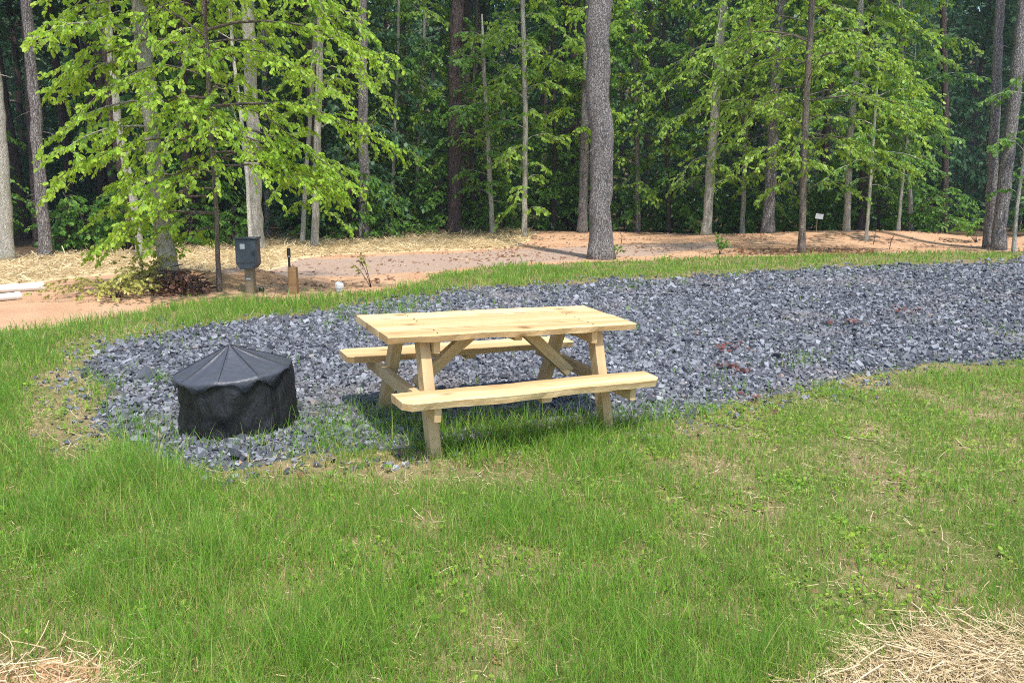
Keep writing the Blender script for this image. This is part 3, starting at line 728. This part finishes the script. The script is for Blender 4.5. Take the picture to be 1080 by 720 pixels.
T('pine_tree', 'shaded trunk half hidden behind the left side of the tall foreground pine', 'tree', [(614, 247), (616, 170), (618, 90), (622, 0)], 23.5, 10, 8, BARK_PINE, (2.2, 9, 1.9, 26, .10), LEAF_BRIGHT, 117, 16)
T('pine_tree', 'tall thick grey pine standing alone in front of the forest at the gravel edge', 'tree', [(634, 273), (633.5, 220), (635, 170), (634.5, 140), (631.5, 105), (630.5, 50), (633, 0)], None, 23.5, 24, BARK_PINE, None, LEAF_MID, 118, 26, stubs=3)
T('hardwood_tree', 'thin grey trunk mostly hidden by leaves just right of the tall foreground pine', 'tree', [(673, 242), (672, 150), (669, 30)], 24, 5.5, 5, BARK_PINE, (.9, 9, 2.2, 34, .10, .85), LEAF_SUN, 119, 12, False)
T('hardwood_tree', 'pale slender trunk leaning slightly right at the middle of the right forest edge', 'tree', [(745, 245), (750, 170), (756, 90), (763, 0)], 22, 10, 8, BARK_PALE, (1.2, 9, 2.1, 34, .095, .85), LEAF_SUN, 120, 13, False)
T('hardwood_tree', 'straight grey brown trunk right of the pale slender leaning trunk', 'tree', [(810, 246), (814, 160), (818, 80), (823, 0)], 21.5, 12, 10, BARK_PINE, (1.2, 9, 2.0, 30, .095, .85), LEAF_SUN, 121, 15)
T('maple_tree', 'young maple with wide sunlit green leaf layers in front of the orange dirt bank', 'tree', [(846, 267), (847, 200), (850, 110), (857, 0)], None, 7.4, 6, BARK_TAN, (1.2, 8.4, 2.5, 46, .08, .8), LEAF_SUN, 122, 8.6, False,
  extra=[(3.2, -.1, 2.7, .3, .45), (2.4, .1, 2.3, .15, .42), (4.0, .1, 2.6, .3, .5), (4.4, 3.0, 2.4, .35, .5)])
T('hardwood_tree', 'narrow pale grey trunk inside the layered green leaves on the right', 'tree', [(893, 245), (896, 150), (903, 80), (908, 0)], 21, 7, 6, BARK_PALE, (2.4, 9, 2.2, 34, .10), LEAF_BRIGHT, 123, 12, False)
T('hardwood_tree', 'dark trunk in shade behind the narrow pale grey trunk', 'tree', [(908, 245), (913, 130), (917, 0)], 22.5, 9, 8, BARK_BROWN, (1.4, 8.5, 2.2, 34, .10), LEAF_MID, 124, 14)
T('maple_sapling', 'very thin white stem under the layered green leaves', 'tree', [(914, 249), (919, 185), (923, 120)], 19.8, 3.6, 2.6, BARK_WHITE, (1.3, 4.2, 1.6, 18, .095), LEAF_MID, 125, 4.5, False)
T('maple_sapling', 'short bare pale stem at the right end of the layered leaves', 'tree', [(947, 246), (951, 200), (955, 165)], 21.5, 3.6, 2.4, BARK_WHITE, (1.3, 4.6, 1.7, 18, .095), LEAF_MID, 126, 4.8, False)
T('pine_tree', 'straight greyish pine trunk, left one of the pair near the right edge', 'tree', [(1044, 258), (1049, 130), (1055, 0)], 18.3, 10, 8.5, BARK_PINE, None, LEAF_MID, 127, 19, stubs=5)
T('pine_tree', 'leaning greyish pine trunk, right one of the pair near the right edge', 'tree', [(1053, 257), (1063, 160), (1074, 60), (1081, 0)], 17.8, 13, 11, BARK_PINE, None, LEAF_MID, 128, 19, stubs=5)
T('maple_sapling', 'thin crooked pale sapling growing on the red earth mound at the right edge', 'tree', [(1070, 261), (1072, 225), (1078, 180)], 17.0, 4, 3, BARK_PALE, (1.0, 4., .9, 12, .08), LEAF_MID, 129, 4.4, False)
T('hardwood_tree', 'leafy green understory tree filling the shade left of the dark brown pine', 'tree', [(438, 246), (441, 150), (447, 60)], 24.5, 4.5, 3.5, BARK_PALE, (.6, 7.5, 2.0, 40, .11), LEAF_MID, 131, 8, False)
T('hardwood_tree', 'leafy green understory tree behind the thin straight pale stem', 'tree', [(583, 246), (586, 150), (583, 60)], 25, 4.5, 3.5, BARK_BROWN, (.5, 7.5, 1.9, 40, .11), LEAF_MID, 132, 8, False)
T('hardwood_tree', 'leafy understory tree between the slender leaning trunk and the thin grey trunk', 'tree', [(706, 245), (704, 150), (700, 50)], 24, 4.5, 3.5, BARK_BROWN, (.5, 8, 2.0, 40, .11), LEAF_MID, 133, 8.5, False)
T('hardwood_tree', 'airy understory tree with sunlit leaves between the grey clear trunk and the dark brown pine', 'tree', [(412, 247), (416, 150), (420, 40)], 23.5, 4, 3, BARK_PALE, (.7, 8, 1.7, 26, .10, .85), LEAF_SUN, 134, 8.5, False)
T('hardwood_tree', 'airy understory tree with sunlit leaves close right of the dark brown pine', 'tree', [(500, 246), (497, 150), (503, 20)], 24, 4.5, 3.5, BARK_BROWN, (1.0, 8.5, 1.8, 28, .10, .85), LEAF_SUN, 135, 9, False)
T('hardwood_tree', 'young tree with sunlit leaves between the straight grey brown trunk and the young maple', 'tree', [(783, 246), (786, 150), (790, 30)], 23, 5, 4, BARK_PALE, (1.2, 8.5, 1.9, 28, .10, .85), LEAF_SUN, 136, 9, False)
T('hardwood_tree', 'slim tree with drooping sunlit leaves at the right end of the layered green leaves', 'tree', [(962, 246), (957, 150), (950, 30)], 22, 5, 4, BARK_PALE, (1.5, 8.5, 1.7, 26, .10, .85), LEAF_SUN, 137, 9, False)
T('hardwood_tree', 'thin dark trunk in the deep shade left of the right hand pine pair', 'tree', [(996, 246), (998, 130), (994, 0)], 25, 7, 6, BARK_BROWN, None, LEAF_DARK, 130, 16)

# small plants
def sprig(name, label, cat, p, hgt, n, size, mat, seed, lean=(0, 0), spread=.5, bark=BARK_BROWN, lz=.25):
    root = empty(name, p, label, cat); s = Spray(seed); r = s.r
    for i in range(n):
        a = i*2.4+r.random(); tip = np.array([lean[0]*hgt+math.cos(a)*spread*r.random(), lean[1]*hgt+math.sin(a)*spread*r.random(), hgt*(.55+.5*r.random())])
        t = np.linspace(0, 1, 5)[:, None]; P = np.array([0, 0, -.03])+tip*t; P[:, 2] = -.03+(tip[2]+.03)*np.sin(t[:, 0]*1.45)/math.sin(1.45)
        s.wood.tube(P, np.linspace(.006, .0015, 5), 4); s.leaves_along(P[int(lz*4):], size, 1.1, 1.3)
        for w in (2, 3):
            aa = a+r.normal(); l = spread*.5; T2 = np.stack([P[w]+np.array([math.cos(aa)*l*u, math.sin(aa)*l*u, .15*l*u-.3*l*u*u]) for u in (0, .5, 1)]); s.leaves_along(T2, size, 1.)
    link('stem', s.wood.mesh('stem', bark, True), root); link('foliage', s.leaf_mesh('foliage', mat), root)
    return root
sprig('weed_bush', 'pale yellow green weedy bush spreading over the orange dirt mound', 'bush', ground(122, 314), .34, 17, .045, LEAF_WEED, 201, spread=.95)
sprig('weed_bush', 'thin yellow green weeds between the dirt mound and the thick mottled trunk', 'bush', ground(152, 300), .42, 9, .045, LEAF_WEED, 202, spread=.5)
sprig('maple_sapling', 'small drooping sapling in the grass right of the white pipe stub', 'sapling', ground(392, 303), .62, 3, .07, LEAF_WEED, 203, lean=(-.35, 0), spread=.12, lz=.5)
sprig('maple_sapling', 'small leafy sapling at the dirt edge beneath the pale slender leaning trunk', 'sapling', ground(759, 268), .45, 6, .06, LEAF_MID, 204, spread=.25)
sprig('shrub', 'low light green shrub beside the base of the tall foreground pine', 'shrub', ground(648, 271), .38, 5, .06, LEAF_MID, 205, spread=.25)
sprig('shrub', 'leafy green shrub in the dark gap left of the right hand pine pair', 'shrub', ground(1030, 256), .9, 9, .075, LEAF_MID, 206, lean=(-.25, .2), spread=.5)
for q, (u, v) in enumerate(((655, 257), (938, 263), (921, 258))):
    p = ground(u, v); h = [.38, .36, .42][q]
    mb = MB(); mb.tube([(0, 0, -.03), (.02, 0, h*.5), ([-.08, .1, .05][q], .02, h)], [.010, .008, .004], 5); mb.tube([(.015, 0, h*.4), (.09, .03, h*.75)], [.005, .002], 4); mb.tube([(.02, 0, h*.55), (-.10, -.03, h*.8)], [.005, .002], 4)
    tag(link('dead_twig', mb.mesh('dead_twig', BARK_BROWN)), ['dead brown twig standing in the orange dirt right of the tall foreground pine', 'dead twig leaning right in the dirt bank below the layered leaves', 'broken twig in the dirt bank near the white sign'][q], 'twig').location = p

# brush pile
p = ground(186, 308); bp = empty('brush_pile', p, 'low dark red brown brush pile at the foot of the thick mottled trunk', 'brush pile')
s = Spray(210); r = s.r
for i in range(60):
    a = r.random()*6.28; rr = .36*r.random()**.5; c = np.array([math.cos(a)*rr*1.15, math.sin(a)*rr*.7, 0.02+.33*(1-(rr/.42)**2)*r.random()])
    d = unit_rand(r, 1)[0]; d[2] *= .35; l = .1+.3*r.random()
    s.wood.tube([c-d*l/2, c+r.normal(size=3)*.015, c+d*l/2], [.008, .007, .003], 4)
s.clump((0, 0, .06), (.42, .27, .24), 700, .06)
link('sticks', s.wood.mesh('sticks', BARK_BROWN), bp); link('dead_leaves', s.leaf_mesh('dead_leaves', BRUSHLEAF), bp)

# ================================================================== DEEP FOREST
def deep_proto(seed, H_=20., lowdead=8):
    r = np.random.default_rng(seed); s = Spray(seed); wood = s.wood
    z = np.linspace(-.3, H_, 12); P = np.stack([np.cumsum(r.normal(size=12)*.07), np.cumsum(r.normal(size=12)*.07), z], 1)
    wood.tube(P, np.interp(z, [0, 6, H_], [.17, .13, .03]), 9)
    for q in range(lowdead):
        zz = 1.5+r.random()*6; a = r.random()*6.28; l = .3+1.2*r.random(); p = interp_path(P, zz)
        wood.tube(np.stack([p+np.array([math.cos(a), math.sin(a), .1-.2*t])*l*t for t in (0, .5, 1)]), [.016, .011, .004], 4, cap=False)
    for q in range(22):
        zz = H_*(.40+.6*q/21); a = q*2.4; rr = (1-.65*q/21)*2.3*(.5+.6*r.random())
        p = interp_path(P, zz)+np.array([math.cos(a)*rr, math.sin(a)*rr, .2])
        wood.tube(np.stack([interp_path(P, zz-.3), p]), [.04, .012], 4, cap=False)
        s.clump(p, (1.35, 1.35, .75), 90, .34)
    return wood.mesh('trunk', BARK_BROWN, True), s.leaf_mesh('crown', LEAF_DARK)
def under_proto(seed, h, R, size, n, mat):
    s = Spray(seed); r = s.r
    z = np.linspace(-.1, h, 8); P = np.stack([np.cumsum(r.normal(size=8)*.05), np.cumsum(r.normal(size=8)*.05), z], 1)
    s.wood.tube(P, np.interp(z, [0, h], [.035, .008]), 6)
    for i in range(n):
        zz = h*(.08+.9*i/n); prof = math.sin(math.pi*min(1, .25+.65*zz/h))**.7
        s.branch(interp_path(P, zz), i*2.4+r.random(), R*prof*(.6+.5*r.random()), .35, .55, size, .9, twigs=6, rad=.012)
    return s.wood.mesh('trunk', BARK_BROWN, True), s.leaf_mesh('crown', mat)
UM = [under_proto(360+i, [5.5, 4.2, 6.8][i], [1.8, 1.5, 2.0][i], .12, [34, 28, 40][i], LEAF_MID) for i in range(3)]  # lighter leaf colour stands in for sun that the crowns block
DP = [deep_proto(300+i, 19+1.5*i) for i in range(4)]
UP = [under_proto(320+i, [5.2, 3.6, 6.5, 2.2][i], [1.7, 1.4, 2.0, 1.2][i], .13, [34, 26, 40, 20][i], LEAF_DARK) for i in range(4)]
def plant_pair(name, label, cat, group, pair, x, y, sc, rz):
    o = empty(name, (x, y, float(terr(x, y))), label, cat, group); o.rotation_euler = (0, 0, rz); o.scale = (sc, sc, sc*random.uniform(.9, 1.15))
    link('trunk', pair[0], o); link('crown', pair[1], o); return o
taken = []
def far_ok(x, y, d):
    for a, b in taken:
        if (a-x)**2+(b-y)**2 < d*d: return False
    taken.append((x, y)); return True
cnt = 0; tries = 0
while cnt < 125 and tries < 9000:
    tries += 1
    y = 17+47*random.random()**1.15; half = .66*y+2.5; x = random.uniform(-half, half)
    if y < float(tree_line(x))+2.2 or not far_ok(x, y, 1.7): continue
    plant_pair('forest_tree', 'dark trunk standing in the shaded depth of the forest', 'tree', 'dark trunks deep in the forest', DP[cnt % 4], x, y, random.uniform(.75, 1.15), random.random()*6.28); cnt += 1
cnt = 0; tries = 0; taken = []
while cnt < 85 and tries < 9000:
    tries += 1
    y = 17+29*random.random(); half = .66*y+1.5; x = random.uniform(-half, half)
    tl = float(tree_line(x))
    gapl = (-.62 < x/y < -.50)
    if y < tl+(1.2 if not gapl else 6.5) or not far_ok(x, y, 1.35): continue
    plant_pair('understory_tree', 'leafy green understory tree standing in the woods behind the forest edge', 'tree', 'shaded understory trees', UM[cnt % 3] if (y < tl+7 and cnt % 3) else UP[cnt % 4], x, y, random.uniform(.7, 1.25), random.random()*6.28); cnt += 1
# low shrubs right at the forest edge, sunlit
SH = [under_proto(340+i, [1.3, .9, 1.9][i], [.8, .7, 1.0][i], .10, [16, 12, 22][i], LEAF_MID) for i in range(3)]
for q, u in enumerate(list(range(330, 640, 26))+list(range(660, 1010, 24))+[80, 105, 130, 205, 235]):
    u += random.uniform(-8, 8); x0 = (u-540)/F; y = 16.
    for it in range(30): y = float(tree_line(x0*y))+.5
    y += random.uniform(0, 1.2)
    plant_pair('shrub', 'low green shrub in the row along the foot of the forest edge', 'shrub', 'low shrubs along the forest edge', SH[q % 3], x0*y, y, random.uniform(.6, 1.25), random.random()*6.28)
# the far-off wood closing the view
r = np.random.default_rng(88); n = 110000
P = np.stack([r.uniform(-75, 75, n), r.uniform(66, 84, n), 28*r.random(n)**1.1], 1); P[:, 2] += terr(P[:, 0], P[:, 1])-.3
gap = fbm(P[:, 0]*.25, P[:, 2]*.25) > .2
P = P[gap]; n = len(P); D = unit_rand(r, n); D[:, 2] -= .4
V, Fq = leaf_verts(P, D, np.array([0, -.3, .6])+.6*r.normal(size=(n, 3)), .75*(.6+.7*r.random(n)))
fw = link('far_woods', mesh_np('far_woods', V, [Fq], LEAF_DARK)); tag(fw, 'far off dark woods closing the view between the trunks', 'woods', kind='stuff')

# ================================================================== GRASS
def blades(x, y, hgt, wid, r, bend=.55):
    n = len(x); a = r.random(n)*6.283; tw = r.random(n)*6.283
    lean = bend*np.abs(r.normal(size=n))*.6+.08
    dx, dy = np.cos(a), np.sin(a); px, py = np.cos(tw), np.sin(tw)
    z0 = terr(x, y)-.005; V = np.zeros((n, 7, 3)); ts = [0, .38, .74, 1.]
    ws = [1., .85, .55, 0]
    for k, (t, w) in enumerate(zip(ts, ws)):
        cx = x+dx*hgt*lean*t*t; cy = y+dy*hgt*lean*t*t; cz = z0+hgt*(t-.28*lean*t*t)
        if k < 3:
            V[:, 2*k] = np.stack([cx-px*wid*w/2, cy-py*wid*w/2, cz], 1); V[:, 2*k+1] = np.stack([cx+px*wid*w/2, cy+py*wid*w/2, cz], 1)
        else: V[:, 6] = np.stack([cx, cy, cz], 1)
    i = np.arange(n)[:, None]*7
    Q = np.concatenate([i+np.array([[0, 1, 3, 2]]), i+np.array([[2, 3, 5, 4]])]); Tt = i+np.array([[4, 5, 6]])
    return V.reshape(-1, 3), Q, Tt
def obj_keep(x, y):
    k = np.hypot(x-CX, y-CY) > .40
    return k
def lush(x, y):
    """1 = thick lawn, 0 = worn thatch"""
    big = fbm(x*.55+2.2, y*.55+7.7, 3); fine = fbm(x*2.6, y*2.6+3, 3)
    right = sstep(.6, 1.6, x)*sstep(3.0, 3.9, y)*(1-sstep(6.3, 7.2, y))
    v = sstep(.27, .52, big*.4+fine*.6+.15)-.30*right*(.6+.8*fine)
    strip = bump(x, y, -.4, 4.25, 1.1, .22, .6)+bump(x, y, 1.55, 3.15, .55, .35, .6)+bump(x, y, -1.2, 2.75, .3, .15, .4)+bump(x, y, .0, 2.62, .18, .2, .5)
    pd = poly_sd(x, y, PAD); v = v-.75*sstep(-.55, -.25, pd)*(1-sstep(-.05, .05, pd))*sstep(.40, .58, fbm(x*1.3+15, y*1.3+4))*np.where((x > .9) | (x < -2.4), 1, .3)
    return np.clip(v-strip*.8-.36*sstep(.53, .66, fbm(x*3+60, y*3, 3)), .2, 1)
allV = []; allQ = []; allT = []; off = 0
dryV = []; dryQ = []; dryT = []; doff = 0
def put(V, Q, T_, dry=False):
    global off, doff
    if dry: dryV.append(V); dryQ.append(Q+doff); dryT.append(T_+doff); doff += len(V)
    else: allV.append(V); allQ.append(Q+off); allT.append(T_+off); off += len(V)
for (y0, y1, rho, wd) in ((1.9, 3.0, 15000, .0026), (3.0, 4.2, 10500, .0032), (4.2, 6.0, 6500, .0040), (6.0, 9.5, 3200, .0055), (9.5, 14, 1300, .009), (14, 24, 420, .015)):
    hx = .66*y1+1.7; n = int(rho*2*hx*(y1-y0)); x, y = scatter(n, -hx, hx+ (3 if y1 > 9 else 0), y0, y1)
    lawn = m_lawn(x, y); pad = m_pad(x, y); near = m_near(x, y)
    lu = lush(x, y)
    far = sstep(6, 7.5, y)
    lu = np.where((pad < 0) & (y > 7), np.maximum(lu, .55), lu)
    pr = lu*sstep(-.12, .12, lawn)*(1-sstep(-.40, .22, pad)*(.985-.22*sstep(.50, .66, fbm(x*1.7+70, y*1.7))*(1-sstep(.5, 1.1, pad))))*(1-.95*sstep(-.12, .12, near))
    k = (r_ := rng.random(n)) < pr
    k &= in_view(x, y, 1.7) & obj_keep(x, y)
    x, y, lu, pad = x[k], y[k], lu[k], pad[k]; n = len(x)
    h = (.045+.085*lu*fbm(x*1.5+5, y*1.5)*1.6)*np.exp(.25*rng.normal(size=n))
    h *= np.where(x > .8, .75, 1.)*np.where(y > 7, .95, 1.)*np.where(y < 4.6, 1+.45*sstep(.5, .68, fbm(x*1.9+21, y*1.9+3, 3)), 1.)
    dry = rng.random(n) < (.12+.38*(1-lu))
    put(*blades(x[~dry], y[~dry], h[~dry], wd*(.6+.8*rng.random((~dry).sum())), rng))
    put(*blades(x[dry], y[dry], h[dry]*.8, wd*(.5+.6*rng.random(dry.sum())), rng, 1.5), dry=True)
# taller tufts round the table, the skirt of the cover and at the near edge
tx, ty, th_ = [], [], []
for (u, v, nn, sp, hh) in ((458, 474, 160, .10, .15), (520, 470, 320, .20, .16), (570, 466, 320, .2, .17), (610, 462, 260, .16, .16), (645, 455, 140, .1, .15), (690, 446, 200, .18, .14), (735, 440, 180, .2, .13), (400, 440, 260, .22, .13), (360, 458, 200, .2, .12), (235, 462, 60, .07, .10), (275, 458, 50, .07, .11), (305, 448, 24, .04, .16),
                            (430, 455, 220, .18, .13), (480, 455, 220, .16, .12), (240, 468, 60, .12, .07)):
    p = ground(u, v); tx += list(p[0]+rng.normal(size=nn)*sp); ty += list(p[1]+rng.normal(size=nn)*sp*.7); th_ += list(hh*np.exp(.3*rng.normal(size=nn)))
tx = np.array(tx); ty = np.array(ty); th_ = np.array(th_); k = obj_keep(tx, ty); tx, ty, th_ = tx[k], ty[k], th_[k]
put(*blades(tx, ty, th_, .0045*(.7+.6*rng.random(len(tx))), rng, .7))
gr = link('grass', mesh_np('grass', np.concatenate(allV), [np.concatenate(allQ), np.concatenate(allT)], GRASS)); tag(gr, 'green lawn grass growing in front of and around the gravel pad', 'grass', kind='stuff')
dg = link('dry_grass', mesh_np('dry_grass', np.concatenate(dryV), [np.concatenate(dryQ), np.concatenate(dryT)], GRASS_DRY)); tag(dg, 'yellowed dry grass blades mixed through the lawn', 'dry grass', kind='stuff')
print('blades', off//7, doff//7)

x, y = scatter(16000, -5, 7, 2., 7.5); k = (m_lawn(x, y) > .1) & (m_pad(x, y) < .05) & (m_near(x, y) < -.05) & in_view(x, y, .5) & obj_keep(x, y) & (rng.random(len(x)) < .15+.85*sstep(.5, .62, fbm(x*2.2+33, y*2.2+12, 3)))
x, y = x[k], y[k]; nb = 5; x = np.repeat(x, nb)+rng.normal(size=len(x)*nb)*.012; y = np.repeat(y, nb)+rng.normal(size=len(y)*nb)*.012; n = len(x)
D = unit_rand(rng, n); D[:, 2] = np.abs(D[:, 2])*.5+.1
V, Fq = leaf_verts(np.stack([x, y, terr(x, y)+.01+.03*rng.random(n)], 1), D, np.array([0, 0, 1.])+.4*rng.normal(size=(n, 3)), .022*(.5+.9*rng.random(n)), .7)
tag(link('lawn_weeds', mesh_np('lawn_weeds', V, [Fq], LEAF_SUN)), 'small broad leaved weeds growing low between the grass blades', 'weeds', kind='stuff')

# loose straw and thatch
def stalks(x, y, L, wd, r, lift=.02, tilt=.25):
    n = len(x); a = r.random(n)*6.283; c = r.normal(size=n)*.35; t = np.array([-.5, -.17, .17, .5]); V = np.zeros((n, 8, 3))
    s = r.normal(size=n)*tilt; z0 = lift*r.random(n)
    for k in range(4):
        aa = a+c*t[k]; px = x+np.cos(aa)*L*t[k]; py = y+np.sin(aa)*L*t[k]
        z = terr(px, py)+.006+z0+np.maximum(0, L*(s*t[k])+np.abs(s)*L*.3)
        nxx, nyy = -np.sin(aa)*wd/2, np.cos(aa)*wd/2
        V[:, 2*k] = np.stack([px-nxx, py-nyy, z], 1); V[:, 2*k+1] = np.stack([px+nxx, py+nyy, z+wd*.5], 1)
    i = np.arange(n)[:, None]*8
    Q = np.concatenate([i+np.array([[0, 2, 3, 1]])+2*k for k in range(3)])
    return V.reshape(-1, 3), Q
x, y = scatter(170000, -2.6, 3.2, 1.9, 3.3); k = (rng.random(len(x)) < sstep(-.22, .22, m_near(x, y))**1.5*np.where(x > 0, .48, .10)) & in_view(x, y, .6); x, y = x[k], y[k]
heap = sstep(1.1, 1.9, x)
V1, Q1 = stalks(x, y, .05+.17*rng.random(len(x)), .0018+.0018*rng.random(len(x)), rng, .05, .14)
x, y = scatter(60000, -5, 6.5, 2., 7.5); k = (rng.random(len(x)) < (1-lush(x, y))*.8+.16) & (m_pad(x, y) < .1) & in_view(x, y, .5); x, y = x[k], y[k]
V2, Q2 = stalks(x, y, .02+.07*rng.random(len(x))**3, .0015+.0015*rng.random(len(x)), rng, .03, .3)
x, y = scatter(70000, -13, 3, 10, 24); k = (rng.random(len(x)) < sstep(-.1, .4, m_straw(x, y))*.75) & in_view(x, y, .8); x, y = x[k], y[k]
V3, Q3 = stalks(x, y, .12+.2*rng.random(len(x)), .008+.008*rng.random(len(x)), rng, .05, .25)
Vs_, Qs_ = np.concatenate([V1, V2, V3]), [Q1, Q2+len(V1), Q3+len(V1)+len(V2)]
sw = link('straw', mesh_np('straw', Vs_, [np.concatenate(Qs_)], STRAW)); tag(sw, 'pale loose straw mulch on the bare near corners and the far dirt bank', 'straw', kind='stuff')
# fallen leaves
x, y = scatter(9000, -5, 12, 2.2, 20); k = in_view(x, y, .5) & (rng.random(len(x)) < np.where(m_lawn(x, y) > 0, .25+.5*(1-lush(x, y)), .35)) & (m_pad(x, y) < .35)
x, y = x[k], y[k]
dl = ground(*np.stack([rng.uniform(775, 920, 1500), rng.uniform(262, 269, 1500)])); x = np.concatenate([x, dl[:, 0]]); y = np.concatenate([y, dl[:, 1]])
n = len(x); D = unit_rand(rng, n); D[:, 2] *= .25
V, Fq = leaf_verts(np.stack([x, y, terr(x, y)+.012], 1), D, np.array([0, 0, 1.])+.3*rng.normal(size=(n, 3)), np.where(y > 9, .07, .035)*(.6+.7*rng.random(n)))
tag(link('fallen_leaves', mesh_np('fallen_leaves', V, [Fq], DEADLEAF)), 'small brown dead leaves scattered over lawn and dirt edge', 'fallen leaves', kind='stuff')
x = []; y = []
for (u, v, nn, sp) in ((770, 369, 26, .09), (768, 391, 22, .09), (893, 341, 16, .1), (955, 330, 14, .12), (800, 425, 14, .15)):
    p = ground(u, v); x += list(p[0]+rng.normal(size=nn)*sp); y += list(p[1]+rng.normal(size=nn)*sp)
x = np.array(x); y = np.array(y); n = len(x); D = unit_rand(rng, n); D[:, 2] *= .3
V, Fq = leaf_verts(np.stack([x, y, terr(x, y)+.045], 1), D, np.array([0, 0, 1.])+.4*rng.normal(size=(n, 3)), .06*(.6+.7*rng.random(n)))
tag(link('red_leaves', mesh_np('red_leaves', V, [Fq], REDLEAF)), 'scraps of dark red leaves lying on the gravel right of the table', 'fallen leaves', kind='stuff')

# ================================================================== AIR
hm, hnt, hout = newmat('forest_air'); pv = hnt.nodes.new('ShaderNodeVolumePrincipled'); pv.inputs['Density'].default_value = HAZE; pv.inputs['Color'].default_value = (.80, .90, 1, 1); pv.inputs['Anisotropy'].default_value = .2
hnt.links.new(pv.outputs[0], hout.inputs['Volume'])
hz = link('haze', MB().box((0, 62, 16), (300, 240, 52)).mesh('haze', hm)); tag(hz, 'thin pale air between the camera and the far woods', 'haze', kind='stuff')

# ================================================================== LIGHT, CAMERA
w = bpy.data.worlds.new('World'); scene.world = w; w.use_nodes = True
nt = w.node_tree; nt.nodes.clear(); sky = nt.nodes.new('ShaderNodeTexSky'); sky.sky_type = 'NISHITA'; sky.sun_disc = False
S = Vector((.14, -.38, .91)).normalized()
sky.sun_elevation = math.asin(S.z); sky.sun_rotation = math.atan2(S.x, S.y)
bg = nt.nodes.new('ShaderNodeBackground'); bg.inputs[1].default_value = .15; wo = nt.nodes.new('ShaderNodeOutputWorld')
nt.links.new(sky.outputs[0], bg.inputs[0]); nt.links.new(bg.outputs[0], wo.inputs[0])
ld = bpy.data.lights.new('sun', 'SUN'); ld.energy = 3.3; ld.angle = math.radians(2); ld.color = (1, .95, .86)
lo = bpy.data.objects.new('sun', ld); C.objects.link(lo); lo.rotation_euler = S.to_track_quat('Z', 'Y').to_euler(); lo.location = (-5, -10, 25)
cd = bpy.data.cameras.new('camera'); cd.sensor_width = 36; cd.lens = F/1080*36; cd.clip_end = 500; cd.clip_start = .05
co_ = bpy.data.objects.new('camera', cd); C.objects.link(co_); co_.location = (0, 0, H); co_.rotation_euler = (math.pi/2-PITCH, 0, 0)
scene.camera = co_
vs = scene.view_settings; vs.view_transform = 'Standard'; vs.look = 'None'; vs.exposure = 1.0; vs.gamma = 1
scene.render.engine = 'CYCLES'
scene.cycles.pixel_filter_type = 'BLACKMAN_HARRIS'; scene.cycles.filter_width = 1.05
cy = scene.cycles; cy.max_bounces = 6; cy.diffuse_bounces = 3; cy.glossy_bounces = 2; cy.transmission_bounces = 3; cy.transparent_max_bounces = 4
cy.use_adaptive_sampling = True; cy.adaptive_threshold = .02; cy.use_denoising = False
cy.caustics_reflective = False; cy.caustics_refractive = False
